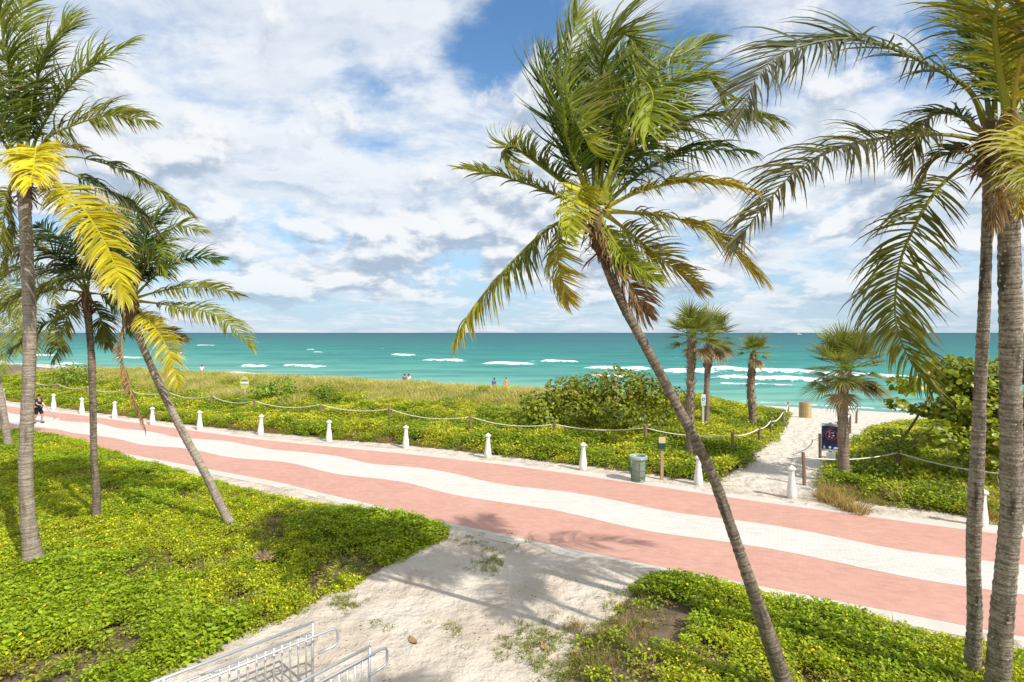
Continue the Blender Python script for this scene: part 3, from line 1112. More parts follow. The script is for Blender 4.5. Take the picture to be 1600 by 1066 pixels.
sand_weeds()


# ------------------------------------------------------------------ dune planting
def dune_plants():
    r = np.random.default_rng(31)
    n = 52000
    u = r.uniform(-62, 24, n)
    s = r.uniform(.2, 19, n)
    x, y = us2xy(u, s)
    ok = veg_dune(u, s) & (np.abs(x) < 1.02 * y + 3)
    dens = np.where(y < 45, 1.0, .6)
    ok &= r.random(n) < dens
    u, s, x, y = u[ok], s[ok], x[ok], y[ok]
    z = ground_z(x, y)
    f = fbm(x * .28 + 5, y * .28, 4)
    g = fbm(x * .8 + 25, y * .8 + 3, 3)
    edge = s - far_edge(u)
    # green vine low, grass on the crest, dry stuff at the paved edge
    grassy = sstep(6.0, 10.5, s + 5 * (f - .5) * 2) * sstep(5, -2, u)
    grassy = np.where(u > 10, .10, grassy)
    dry = np.clip(sstep(2.4, .9, edge) * .85 * sstep(.38, .56, g) + .22 * sstep(.54, .66, fbm(x * .5 + 70, y * .5, 3)), 0, 1)
    dry = np.where(u > 10, np.where((u < 13) & (edge < 2.2), .8, .05), dry)
    dry = np.where((u > -3) & (u < 10), dry * .4, dry)
    q = r.random(len(u))
    pick = np.where(q < dry, 4 + (r.random(len(u)) < .5), np.where(r.random(len(u)) < grassy * .85, 2 + (r.random(len(u)) < .45), (g > .52).astype(int)))
    sc = r.uniform(.8, 1.3, len(u)) * np.where(pick >= 4, .75, 1.0) * (.7 + .6 * f) * np.where((pick == 2) | (pick == 3), .95, 1.15)
    sc *= .45 + .55 * sstep(.2, 1.4, edge)
    zz = z + np.where(pick < 2, r.uniform(-.05, .12, len(u)) + .75 * np.clip(fbm(x * .55 + 3, y * .55, 3) - .38, 0, 1) * sstep(.5, 1.8, edge), .25 * np.clip(f - .45, 0, 1))
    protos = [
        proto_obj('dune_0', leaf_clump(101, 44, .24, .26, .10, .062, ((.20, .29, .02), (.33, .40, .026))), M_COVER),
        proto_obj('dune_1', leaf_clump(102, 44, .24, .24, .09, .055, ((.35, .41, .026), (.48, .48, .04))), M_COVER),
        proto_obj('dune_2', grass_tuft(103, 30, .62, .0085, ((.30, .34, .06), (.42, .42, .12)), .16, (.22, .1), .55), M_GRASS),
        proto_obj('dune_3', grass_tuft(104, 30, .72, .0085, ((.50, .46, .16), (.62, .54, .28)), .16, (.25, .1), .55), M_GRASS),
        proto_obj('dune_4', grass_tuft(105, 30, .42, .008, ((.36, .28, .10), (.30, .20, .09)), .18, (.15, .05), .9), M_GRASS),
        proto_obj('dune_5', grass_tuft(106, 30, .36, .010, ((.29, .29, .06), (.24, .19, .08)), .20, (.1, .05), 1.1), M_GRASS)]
    scatter('dune_plants', np.stack([x, y, zz], 1), sc, pick, protos, 'low beach vines, grasses and sea oats covering the dune behind the bollards', 'dune plants')


dune_plants()


# ------------------------------------------------------------------ bushes
def bush(name, label, cat, blobs, nleaf, size, cols, base_pts=(), seed=1, group=None, flat=.35, round_=True, branch_r=.05):
    """blobs: (x, y, z, rx, ry, rz) in world metres"""
    r = np.random.default_rng(seed)
    B = np.array(blobs, float)
    root_xy = base_pts[0] if len(base_pts) else B[0, :3]
    gz = float(ground_z(root_xy[0], root_xy[1]))
    root = empty(name, (root_xy[0], root_xy[1], gz), label, cat, group)
    vol = B[:, 3] * B[:, 4] * B[:, 5]
    k = r.choice(len(B), nleaf, p=vol / vol.sum())
    d = r.normal(0, 1, (nleaf, 3))
    d /= np.linalg.norm(d, axis=1)[:, None]
    rad = r.random(nleaf) ** .28
    c = B[k, :3] + d * B[k, 3:] * rad[:, None]
    clump = fbm(c[:, 0] * 1.6 + c[:, 2], c[:, 1] * 1.6 - c[:, 2] * 1.3, 3)
    c += d * (clump - .5)[:, None] * .75 * B[k, 3:].mean(1)[:, None]
    keep = (c[:, 2] > gz + .05) & (clump > .36)
    c, d = c[keep], d[keep]
    m = len(c)
    nrm = d * .8 + np.array([0, 0, .7]) + r.normal(0, .55, (m, 3))
    nrm /= np.linalg.norm(nrm, axis=1)[:, None]
    t = np.cross(nrm, r.normal(0, 1, (m, 3)))
    t /= np.linalg.norm(t, axis=1)[:, None]
    b = np.cross(nrm, t)
    sz = size * r.uniform(.4, 1.2, m)[:, None]
    kk = 7 if round_ else 4
    ang = np.arange(kk) / kk * 6.283
    asp = .9 if round_ else .5
    V = []
    for a in ang:
        cup = .18 * math.cos(2 * a)
        V.append(c + sz * .5 * (math.cos(a) * t + asp * math.sin(a) * b + cup * nrm))
    V = np.stack(V, 1).reshape(-1, 3)
    F = np.arange(m * kk).reshape(m, kk)
    ci = r.random(m)
    C = np.array(cols[0]) * (1 - ci[:, None]) + np.array(cols[1]) * ci[:, None]
    odd = r.random(m)
    if len(cols) > 2:
        C = np.where(odd[:, None] < .035, np.array(cols[2]), C)
    C = np.repeat(C, kk, 0)
    me = mesh_obj('foliage', V - np.array(root.location), F, M_BUSH, root, col=C)
    for i, bp in enumerate(base_pts):
        tgt = [B[j, :3] for j in range(len(B))]
        tgt.sort(key=lambda q: np.hypot(q[0] - bp[0], q[1] - bp[1]))
        for q in tgt[:3]:
            mb = MB()
            p0 = np.array([bp[0], bp[1], float(ground_z(bp[0], bp[1])) - .05])
            mid = (p0 + q) / 2 + r.normal(0, .15, 3)
            mb.tube(catmull([p0, mid, q + np.array([0, 0, .1])], 9), np.linspace(branch_r, branch_r * .3, 9), 6, (.20, .155, .11))
            part(mb, 'branch', M_WOOD, root)
    return root


GRAPE = ((.14, .21, .014), (.36, .39, .026), (.42, .25, .05))
S_ = lambda x, y, D, r, ry=None, rz=None: tuple(pd(x, y, D)) + (r, ry or r, rz or r)
bush('sea_grape_bush', 'broad sea grape bush on the dune beside the sabal palms', 'bush', [
    S_(845, 632, 28, 1.0, 1.2, .8), S_(880, 615, 28.5, 1.1, 1.3, .95), S_(925, 607, 28.5, 1.2, 1.4, .9), S_(970, 605, 28, 1.25, 1.4, .95),
    S_(1010, 607, 27.5, 1.0, 1.3, .85), S_(1040, 620, 27, .8, 1.1, .7), S_(905, 645, 27.5, 1.3, 1.4, .9), S_(960, 650, 27, 1.2, 1.4, .8), S_(1010, 660, 26, 1.0, 1.2, .55),
    S_(850, 655, 27, 1.0, 1.2, .6), S_(1050, 675, 25.5, .9, 1.0, .45)],
    7600, .19, GRAPE, [px(880, 690)[:2], px(945, 692)[:2], px(1005, 690)[:2]], 11)
bush('sea_grape_tree', 'sea grape tree with large round leaves behind the rope fence', 'tree', [
    S_(1420, 600, 18.8, .55, .8, .35), S_(1400, 632, 18.5, .38, .5, .22), S_(1480, 580, 19.2, .8, 1.0, .5), S_(1540, 590, 19, .8, 1.0, .6), S_(1520, 640, 18.4, .9, 1.0, .6), S_(1470, 680, 18, .8, .9, .5),
    S_(1540, 700, 17.6, .9, .9, .6), S_(1610, 640, 18.4, 1.0, 1.1, .9), S_(1620, 720, 17.4, .9, .9, .6), S_(1440, 640, 19.3, .45, .7, .25), S_(1600, 575, 19.4, .8, 1.0, .5), S_(1500, 600, 19, .9, 1.0, .6), S_(1560, 640, 18.6, .9, 1.0, .7), S_(1490, 640, 18.6, .7, .9, .5)],
    9500, .20, GRAPE, [px(1392, 712)[:2], px(1500, 735)[:2], px(1570, 740)[:2]], 12, branch_r=.075)
LOW = ((.15, .23, .015), (.25, .32, .02))
bush('beach_shrub', 'low leafy shrub between the sign and the tufts of dry grass', 'shrub', [S_(1345, 728, 19.8, .8, .7, .42), S_(1380, 735, 19, .8, .7, .4), S_(1430, 770, 17.2, .8, .6, .4), S_(1480, 785, 16.6, .8, .6, .4), S_(1395, 690, 20.5, .9, .8, .5)],
     3000, .10, LOW, [px(1370, 752)[:2]], 13, branch_r=.02)
bush('beach_shrub', 'small leafy shrub at the rope bend below the beach trash barrel', 'shrub', [S_(1160, 680, 26, .8, .8, .4), S_(1195, 668, 28, .8, .8, .4), S_(1215, 655, 30, .5, .7, .5), S_(1135, 685, 25.5, .8, .8, .4), S_(1160, 665, 28, .7, .7, .35)],
     2600, .13, ((.14, .21, .015), (.26, .32, .02)), [px(1180, 690)[:2]], 14, branch_r=.02)
bush('beach_shrub', 'rounded bright green shrub on the grassy dune beyond the dark thin palm', 'shrub', [S_(100, 588, 48, 1.4, 1.4, .8), S_(120, 583, 48, 1.3, 1.4, .9), S_(135, 590, 47.5, 1.0, 1.2, .7)],
     1800, .17, ((.16, .27, .012), (.26, .36, .02)), [px(115, 604)[:2]], 15, branch_r=.03)
bush('beach_shrub', 'dark green shrub on the dune right of the yellow sign', 'shrub', [S_(425, 608, 38, 1.1, 1.2, .6), S_(445, 603, 38.5, 1.0, 1.1, .6), S_(410, 612, 37.5, .8, 1, .4)],
     1300, .15, ((.12, .21, .012), (.22, .31, .018)), [px(430, 625)[:2]], 16, branch_r=.03)
bush('beach_shrub', 'smaller dark green shrub on the dune above the rope fence', 'shrub', [S_(503, 612, 37, .9, 1.0, .55), S_(520, 616, 36.5, .7, .9, .45)],
     900, .15, ((.12, .21, .012), (.22, .31, .018)), [px(510, 630)[:2]], 17, branch_r=.03)



def dry_clump(label, spots, n, h, seed):
    c = np.mean([px(*q) for q in spots], 0)
    root = empty('dry_grass_clump', (c[0], c[1], float(ground_z(c[0], c[1]))), label, 'grass')
    r = np.random.default_rng(seed)
    mb = MB()
    for k, q in enumerate(spots):
        p = px(*q)
        t = grass_tuft(seed + k, n, h * r.uniform(.8, 1.15), .009, ((.50, .37, .15), (.38, .30, .10)), .26, (.1, -.05), 1.0)
        mb.add(np.vstack(t.v) + [p[0], p[1], float(ground_z(p[0], p[1]))], t.f, np.vstack(t.c))
    part(mb, 'blades', M_GRASS, root)


dry_clump('tan clump of dry grass at the foot of the sabal palm by the sand path', [(1290, 782), (1305, 788), (1322, 796), (1300, 775), (1340, 802), (1318, 782)], 150, .62, 301)
dry_clump('tan clump of dry grass behind the twin palm trunks at the paved edge', [(1530, 808), (1548, 815), (1562, 812)], 130, .5, 311)

# ------------------------------------------------------------------ coconut palms
GREEN = np.array([.066, .112, .012])
DGREEN = np.array([.055, .10, .014])
OLIVE = np.array([.19, .20, .025])
YELL = np.array([.52, .46, .02])
YG = np.array([.23, .27, .018])
GOLD = np.array([.40, .30, .028])
BROWN = np.array([.27, .155, .07])
DRY = np.array([.36, .27, .14])
GREY = np.array([.17, .16, .075])


def frond_mesh(P3, L, c0, c1, r, droop=.7, wind=(.35, .12, 0), n=62, roll=0.0, vee=.25, dry=.35, w=.038, f0=.16, thick=1.0, face=.8):
    L, n = L * 1.2, int(n * 1.5)
    P = catmull(P3, 26)
    seg = np.linalg.norm(np.diff(P, axis=0), axis=1)
    ln = np.concatenate([[0], np.cumsum(seg)])
    tot = ln[-1]
    T = np.gradient(P, axis=0)
    T /= np.linalg.norm(T, axis=1)[:, None]
    out = P[-1] - P[0]
    out = np.array([out[0], out[1], 0])
    out /= np.linalg.norm(out) + 1e-9
    u = np.array([0, 0, 1.]) - .6 * out + np.array([.25, -1., 0]) * face * r.uniform(.5, 1.3)
    U = np.zeros_like(P)
    for i in range(len(P)):
        u = u - T[i] * (u @ T[i])
        u /= np.linalg.norm(u)
        U[i] = u
    S = np.cross(T, U)
    if roll:
        U, S = U * math.cos(roll) + S * math.sin(roll), S * math.cos(roll) - U * math.sin(roll)
    mb = MB()
    rad = np.interp(np.linspace(0, 1, 26), [0, .08, .2, .6, 1], [.055, .036, .026, .014, .004]) * thick
    rc = np.linspace(0, 1, 26)[:, None]
    rcol = (np.array([.38, .36, .05]) * .6 + .4 * (c0 * 2)) * (1 - rc) + c1 * rc
    mb.tube(P, rad, 5, np.repeat(rcol, 5, 0), True)
    f = np.linspace(f0, .992, n)
    for side in (-1, 1):
        ff = np.clip(f + r.normal(0, .004, n), f0, .995)
        q = ff * tot
        ip = lambda A: np.stack([np.interp(q, ln, A[:, k]) for k in range(3)], 1)
        p, t, uu, ss = ip(P), ip(T), ip(U), ip(S)
        al = np.interp(ff, [f0, .5, .85, 1], [1.25, 1.02, .72, .32]) + r.normal(0, .10, n)
        ve = vee + r.normal(0, .16, n)
        d = np.cos(al)[:, None] * t + np.sin(al)[:, None] * (side * ss * np.cos(ve)[:, None] + uu * np.sin(ve)[:, None])
        ll = L * np.interp(ff, [f0, .25, .45, .7, .9, 1], [.45, .82, 1.0, .92, .62, .42]) * r.uniform(.82, 1.12, n)
        ph = r.random() * 100
        gapn = vnoise(ff * 26 + ph, ff * 0 + side)
        al = al + .35 * (vnoise(ff * 14 + ph, ff * 0) - .5)
        ve = ve + .5 * (vnoise(ff * 11 + ph + 50, ff * 0) - .5)
        d = np.cos(al)[:, None] * t + np.sin(al)[:, None] * (side * ss * np.cos(ve)[:, None] + uu * np.sin(ve)[:, None])
        ll = ll * (.8 + .4 * vnoise(ff * 9 + ph + 20, ff * 0))
        broke = r.random(n) < .07
        ll = np.where(broke, ll * .4, ll)
        ll = np.where(gapn < .14, ll * .06, ll)
        wd = t - d * (t * d).sum(1)[:, None]
        wd /= np.linalg.norm(wd, axis=1)[:, None] + 1e-9
        nn = np.cross(d, wd)
        tw = r.normal(0, .55, n)[:, None]
        wd = wd * np.cos(tw) + nn * np.sin(tw)
        g = np.array([0, 0, -1.])
        wv = np.asarray(wind, float)
        K = 5
        st = ll / K
        dk = droop * r.uniform(.55, 1.35, n)
        rows = []
        pr = p.copy()
        wprof = np.array([.55, 1.0, .95, .72, .42, .05]) * w * .5
        for k in range(K + 1):
            ww = wd * wprof[k] * (ll / L)[:, None] ** .3
            rows.append(pr - ww)
            rows.append(pr + ww)
            pr = pr + d * st[:, None]
            d = d + (g * dk[:, None] + wv + r.normal(0, .06, (n, 3))) * (.20 + .10 * k)
            d /= np.linalg.norm(d, axis=1)[:, None]
            wd = wd - d * (wd * d).sum(1)[:, None]
            wd /= np.linalg.norm(wd, axis=1)[:, None] + 1e-9
        V = np.stack(rows, 1)                       # n, 12, 3
        base = c0 + (c1 - c0) * (ff ** 1.4)[:, None]
        base = base * r.uniform(.8, 1.2, (n, 1))
        C = np.repeat(base[:, None, :], 12, 1)
        isdry = (r.random(n) < dry)[:, None, None]
        C[:, 8:] = np.where(isdry, C[:, 8:] * .45 + DRY * .55, C[:, 8:])
        C[:, 10:] = np.where(isdry, DRY * .95, C[:, 10:])
        F = []
        for i in range(n):
            o = i * 12
            for k in range(K):
                F.append((o + 2 * k, o + 2 * k + 1, o + 2 * k + 3, o + 2 * k + 2))
        mb.add(V.reshape(-1, 3), F, C.reshape(-1, 3))
    return mb


def trunk_mesh(P3, R, k=14, step=.055, wob=.02):
    P3 = np.asarray(P3, float)
    tot = np.linalg.norm(np.diff(P3, axis=0), axis=1).sum()
    m = max(20, int(tot / step))
    P = catmull(P3, m)
    rr = np.interp(np.linspace(0, len(R) - 1, m), np.arange(len(R)), R)
    r = np.random.default_rng(int(tot * 1000))
    ring = np.where(np.arange(m) % 2 == 0, 1.0, .945) * r.uniform(.975, 1.02, m)
    rr = rr * ring * (1 + r.normal(0, wob, m))
    rr = rr * (1 + .07 * (fbm(np.arange(m) * step * 1.7, np.full(m, tot), 3) - .5) * 2)
    mb = MB()
    mb.tube(P, rr, k, (1, 1, 1))
    v = mb.v[0].reshape(m, k, 3)
    j = 1 + r.normal(0, .012, (m, k, 1)) + .05 * (vnoise(np.arange(m)[:, None] * step * 2.5, np.arange(k)[None, :] * 1.7) - .5)[..., None]
    mb.v[0] = (P[:, None, :] + (v - P[:, None, :]) * j).reshape(-1, 3)
    return mb, P


def coconut_palm(label, trunk_px, D, fronds, mat, crown_px, seed, Dtop=None, tL=.75, group='coconut palms', w=.030, fibre=1.0):
    """trunk_px: (x, y, half width px) from base to top; fronds in photo pixels at crown depth, each with a tip depth offset"""
    r = np.random.default_rng(seed)
    Dtop = Dtop or D
    n = len(trunk_px)
    Ds = np.interp(np.linspace(0, 1, n), [0, 1], [D, Dtop])
    P = np.array([pd(a, b, d) for (a, b, _), d in zip(trunk_px, Ds)])
    R = [h * d / FPX * math.cos(math.atan((a - CX) / FPX)) for (a, _, h), d in zip(trunk_px, Ds)]
    base = P[0].copy()
    gz = float(ground_z(base[0], base[1]))
    P[0, 2] = min(P[0, 2], gz - .15)
    root = empty('coconut_palm', (base[0], base[1], gz), label, 'palm tree', group)
    mb, _ = trunk_mesh(P, R)
    part(mb, 'trunk', mat, root, True)
    # fibrous sheath where the leaf bases wrap the crown
    c = pd(*crown_px, Dtop)
    tdir = P[-1] - P[-2]
    tdir /= np.linalg.norm(tdir)
    mb = MB()
    rt = R[-1]
    a0 = P[-1] - tdir * .25
    ax = catmull([a0, P[-1], c, c + tdir * .25], 12)
    mb.tube(ax, np.interp(np.linspace(0, 1, 12), [0, .3, .6, 1], [rt * 1.0, rt * 1.12, rt * 1.15, rt * .45]) * r.uniform(.9, 1.1, 12) * fibre, 12, (.15, .10, .06))
    for i in range(90):
        a = r.random() * 6.283
        h = r.random()
        q = a0 + tdir * (h * np.linalg.norm(c - a0) * 1.1)
        d = np.array([math.cos(a), math.sin(a), r.uniform(-1.4, .9)])
        d /= np.linalg.norm(d)
        ln = r.uniform(.15, .5) * fibre
        s0 = q + np.array([math.cos(a), math.sin(a), 0]) * rt * .9
        e = s0 + d * ln
        wv = np.cross(d, [0, 0, 1.])
        wv = wv / (np.linalg.norm(wv) + 1e-9) * r.uniform(.006, .03)
        mid = (s0 + e) / 2 + np.array([math.cos(a), math.sin(a), 0]) * .05
        mb.add([s0 - wv, s0 + wv, mid + wv, mid - wv, e], [(0, 1, 2, 3), (3, 2, 4)], np.array([.24, .15, .08]) * r.uniform(.6, 1.4))
    part(mb, 'crown_fibre', M_FIBRE, root, False)
    for fr in fronds:
        pts, dz, c0, c1, kw = fr
        m = len(pts)
        dd = Dtop + np.linspace(0, 1, m) ** 1.2 * dz
        P3 = np.array([pd(a, b, d) for (a, b), d in zip(pts, dd)])
        kw = dict(kw)
        L = kw.pop('L', tL)
        fb = frond_mesh(P3, L, np.asarray(c0), np.asarray(c1), r, w=kw.pop('w', w), **kw)
        part(fb, 'frond', M_LEAF, root)
    return root


K = dict
# ---- centre palm, leaning to the left
centre = [
    ([(925, 335), (865, 352), (800, 410), (740, 480), (708, 535)], -.3, GREEN, YELL * .8, K(droop=1.5, wind=(.35, .1, 0), L=.55, vee=-.2, face=.25)),
    ([(920, 322), (870, 305), (800, 280), (715, 262)], .5, OLIVE, YG, K(droop=.35, wind=(.1, .1, 0), L=.42, vee=.3)),
    ([(915, 312), (860, 270), (812, 236), (790, 228), (800, 262)], -.6, GREEN, OLIVE * 1.2, K(droop=.15, wind=(.7, .1, .35), L=.5)),
    ([(926, 322), (890, 235), (862, 150), (850, 88)], .4, DGREEN, GREEN * 1.2, K(droop=.15, wind=(.35, .1, .2), L=.75, n=70)),
    ([(928, 316), (902, 220), (884, 120), (905, 12)], .2, GREEN, YG * .8, K(droop=.1, wind=(.35, .1, .3), L=.65, n=70)),
    ([(930, 316), (935, 190), (945, 70), (985, 58), (1000, 105)], -.5, GREEN * 1.1, YG, K(droop=.3, wind=(.6, .1, .25), L=.8, n=70)),
    ([(928, 318), (888, 225), (884, 150), (898, 185), (918, 225)], -1.3, GREEN * 1.3, YG, K(droop=.1, wind=(.75, .0, .35), L=.75, n=70)),
    ([(934, 316), (955, 190), (1005, 115), (1065, 85), (1105, 62)], .5, GREEN, YG, K(droop=.3, wind=(.6, .1, .1), L=.75, n=70)),
    ([(936, 316), (980, 190), (1003, 132), (1020, 150), (1012, 205)], -1.2, GREEN * 1.2, YG * 1.2, K(droop=.5, wind=(.6, 0, 0), L=.65, n=66)),
    ([(938, 316), (995, 205), (1055, 125), (1105, 118), (1135, 150)], -.3, GREEN, YG, K(droop=.4, wind=(.7, .1, .1), L=.7, n=66)),
    ([(932, 316), (945, 210), (965, 120), (1000, 70)], .9, DGREEN, GREEN, K(droop=.2, wind=(.5, .1, .2), L=.8, n=70)),
    ([(930, 318), (925, 230), (925, 150), (935, 40)], 1.0, DGREEN, GREEN, K(droop=.2, wind=(.5, .1, .25), L=.8, n=70)),
    ([(938, 318), (975, 240), (1020, 180), (1080, 150)], 1.0, DGREEN, GREEN, K(droop=.4, wind=(.5, .1, .1), L=.8, n=66)),
    ([(940, 318), (1010, 232), (1080, 187), (1150, 178), (1198, 185)], .2, DGREEN * 1.1, YG * .8, K(droop=1.2, face=.35, wind=(.45, .1, 0), L=.85, n=70)),
    ([(945, 320), (1010, 265), (1080, 236), (1165, 236)], .9, DGREEN, GREEN, K(droop=1.2, face=.35, wind=(.45, .1, 0), L=.7, n=66)),
    ([(945, 325), (1000, 300), (1080, 284), (1172, 296)], -.6, OLIVE * 1.1, GOLD * 1.25, K(droop=.9, wind=(.35, .1, 0), L=.45, vee=.45, face=.4)),
    ([(945, 330), (1000, 334), (1060, 343), (1120, 372), (1185, 428)], -.3, OLIVE * 1.2, GOLD * 1.3, K(droop=1.1, wind=(.4, .1, 0), L=.72, n=70, face=.4)),
    ([(945, 334), (985, 365), (1040, 410), (1098, 452)], .5, OLIVE, GOLD * .9, K(droop=.5, wind=(.4, .1, 0.1), L=.5)),
    ([(936, 335), (955, 370), (985, 410), (1030, 437)], -.5, YG * .8, YG, K(droop=.5, wind=(.5, .1, .1), L=.30)),
    ([(928, 328), (922, 296), (903, 300), (893, 335), (889, 372)], -1.0, YELL * .85, YG, K(droop=.5, wind=(.65, 0, 0), L=.36, n=50)),
    ([(922, 335), (880, 363), (872, 410), (890, 472)], -.5, YG * 1.2, GOLD * 1.3, K(droop=.4, wind=(.85, .1, 0), L=.38)),
    ([(940, 372), (962, 405), (988, 450), (1012, 492)], .25, BROWN, BROWN * .8, K(droop=.9, wind=(.6, .1, 0), L=.42, n=54, dry=.7)),
    ([(932, 345), (950, 375), (958, 405), (972, 430)], -.4, BROWN, BROWN, K(droop=.6, wind=(.5, .1, 0), L=.3, n=40, dry=.7)),
]
coconut_palm('tall slim coconut palm leaning over the promenade with windblown crown', [(1242, 1108, 18), (1213, 1030, 15), (1186, 950, 12), (1158, 870, 10), (1134, 800, 9.2), (1112, 740, 8.8), (1078, 672, 8.3), (1040, 600, 8), (1008, 540, 7.8), (978, 485, 7.6), (953, 430, 7.6), (934, 375, 9)],
             7.7, centre, M_TRUNKD, (930, 330), 101, tL=.7)

# ---- right pair
rightA = [
    ([(1540, 195), (1515, 142), (1467, 110), (1394, 76), (1320, 60), (1231, 80), (1179, 126), (1160, 178)], -.8, DGREEN, GREY, K(droop=.55, wind=(-.25, 0, .05), L=.8, n=84, vee=.05)),
    ([(1540, 215), (1520, 217), (1467, 210), (1362, 218), (1299, 236), (1242, 268), (1179, 341), (1150, 385)], -.3, OLIVE * .8, GREY, K(droop=.9, wind=(-.05, 0, 0), L=.66, n=86, vee=.35, face=.6)),
    ([(1535, 245), (1510, 257), (1462, 299), (1425, 362), (1404, 420), (1399, 499), (1420, 560), (1455, 610)], -.5, OLIVE * .9, YG * .7, K(droop=.7, wind=(.3, 0, 0), L=.6, n=84, vee=.1)),
    ([(1540, 210), (1490, 178), (1445, 190), (1420, 260)], 1.0, DGREEN, GREY, K(droop=.7, wind=(-.1, 0, 0), L=.55, n=60)),
    ([(1540, 222), (1500, 235), (1460, 250), (1440, 285)], .6, DGREEN, DRY * .7, K(droop=.7, wind=(.1, 0, 0), L=.42, n=50, dry=.7)),
    ([(1548, 200), (1535, 110), (1512, 30), (1478, -25)], .4, DGREEN * .9, DGREEN, K(droop=.55, wind=(-.1, 0, 0), L=.75, n=66)),
    ([(1552, 200), (1560, 100), (1590, 0), (1650, -60)], .6, GREEN, OLIVE, K(droop=.6, wind=(.2, 0, 0), L=.8, n=66)),
    ([(1552, 215), (1640, 170), (1730, 190), (1800, 260)], .8, GREEN, OLIVE, K(droop=.8, L=.8, n=60)),
]
coconut_palm('slimmer grey trunked coconut palm of the twin pair beside the promenade', [(1518, 1072, 17), (1520, 1030, 15), (1523, 960, 13.5), (1521, 880, 13), (1523, 800, 13), (1528, 700, 12.5), (1532, 600, 11.5), (1537, 500, 10.5), (1541, 400, 10), (1544, 300, 10), (1545, 245, 13)],
             8.3, rightA, M_TRUNKS, (1545, 215), 102, Dtop=7.2, tL=.75, fibre=1.25)
rightB = [
    ([(1578, 190), (1560, 95), (1556, 20), (1585, -30), (1640, 10)], -1.6, YG, OLIVE, K(droop=.55, wind=(.55, 0, -.1), L=.75, n=76, dry=.6, thick=1.5)),
    ([(1580, 190), (1590, 120), (1610, 40), (1660, -10)], -1.2, YELL, DRY, K(droop=.7, wind=(.4, 0, 0), L=.8, n=66, dry=.9)),
    ([(1578, 208), (1605, 215), (1625, 245), (1632, 300)], -1.6, YELL, YG, K(droop=.8, wind=(-.25, 0, 0), L=.75, n=64, dry=.5)),
    ([(1575, 212), (1595, 235), (1600, 275), (1592, 330)], -.9, YELL, GOLD, K(droop=.6, wind=(-.1, 0, 0), L=.5, n=54, dry=.7)),
    ([(1572, 218), (1566, 260), (1556, 310), (1550, 350)], -.3, DRY, BROWN, K(droop=.8, wind=(0, 0, 0), L=.35, n=44, dry=.9)),
    ([(1580, 200), (1660, 130), (1760, 120), (1850, 180)], -.6, GREEN, OLIVE, K(droop=.8, L=.8, n=60)),
    ([(1580, 205), (1680, 220), (1760, 290), (1800, 380)], .3, GREEN, OLIVE, K(droop=.8, L=.8, n=60)),
    ([(1578, 200), (1620, 90), (1650, -20), (1700, -100)], .8, GREEN, OLIVE, K(droop=.5, L=.8, n=60)),
    ([(1575, 205), (1560, 130), (1530, 60), (1500, 10)], 1.2, DGREEN, DGREEN, K(droop=.6, wind=(.1, 0, 0), L=.7, n=60)),
]
coconut_palm('thick dark trunked coconut palm of the twin pair with yellow crown', [(1558, 1110, 25), (1560, 1050, 22), (1566, 960, 21), (1573, 880, 20), (1580, 800, 19.5), (1580, 700, 19.5), (1579, 600, 20), (1579, 500, 20), (1577, 400, 20), (1576, 300, 19), (1576, 240, 22)],
             7.75, rightB, M_TRUNKS, (1577, 205), 103, Dtop=6.8, tL=.75, fibre=1.2)

# ---- left group
leftP1 = [
    ([(34, 262), (22, 170), (8, 80), (-10, -30)], -.6, GREEN, YG, K(droop=.35, wind=(.4, .1, .1), L=.9, n=70)),
    ([(36, 262), (32, 170), (28, 80), (40, -20)], .6, GREEN, YG * .8, K(droop=.3, wind=(.4, .1, .1), L=.8, n=70)),
    ([(40, 262), (50, 170), (70, 90), (118, 32)], .5, DGREEN, YG * .8, K(droop=.35, wind=(.55, .1, .1), L=1.05, n=78, thick=1.3)),
    ([(42, 262), (62, 205), (105, 140), (150, 100), (204, 66)], .2, DGREEN * 1.1, YG, K(droop=.4, wind=(.45, .1, 0), L=.92, n=78, thick=1.2)),
    ([(48, 264), (70, 220), (120, 194), (180, 180), (236, 190)], -.3, OLIVE * .7, OLIVE * .8, K(droop=.8, wind=(.4, .1, 0), L=.72, n=76)),
    ([(50, 266), (100, 246), (150, 252), (220, 280), (302, 336)], .6, DGREEN, OLIVE * .8, K(droop=1.3, wind=(.25, .1, 0), L=.55, n=72, f0=.3, face=.25)),
    ([(50, 268), (95, 266), (140, 285), (195, 315), (245, 360)], .9, DGREEN, GREY, K(droop=1.3, wind=(.25, .1, 0), L=.5, n=66, f0=.3, face=.25)),
    ([(42, 250), (55, 232), (54, 250), (48, 292)], -2.2, YELL, YELL * 1.1, K(droop=.8, wind=(.1, 0, 0), L=.66, n=80, dry=.8, w=.05)),
    ([(48, 270), (88, 284), (140, 340), (178, 410), (194, 468)], -1.3, YELL * .95, YELL * .9, K(droop=.6, wind=(-.05, 0, 0), L=.66, n=96, dry=.8, thick=1.2, w=.052)),
    ([(46, 255), (85, 232), (120, 230), (146, 240)], 1.2, YELL * .8, DRY, K(droop=.5, wind=(.3, 0, 0), L=.4, n=46, dry=.8)),
    ([(30, 272), (12, 300), (2, 370), (-12, 440)], .3, OLIVE, OLIVE, K(droop=.5, L=.6, n=60)),
    ([(30, 266), (-40, 240), (-110, 290), (-150, 380)], .3, GREEN, OLIVE, K(droop=.8, L=.8, n=60)),
    ([(30, 262), (-30, 170), (-100, 120), (-170, 130)], -.3, GREEN, YG, K(droop=.6, L=.8, n=60)),
    ([(32, 262), (0, 190), (-20, 130), (-20, 60)], -1.0, GREEN * 1.2, YG, K(droop=.4, wind=(.5, 0, .1), L=.9, n=64)),
    ([(32, 270), (15, 310), (22, 360), (8, 420)], 1.0, DGREEN, OLIVE, K(droop=.6, L=.6, n=56)),
]
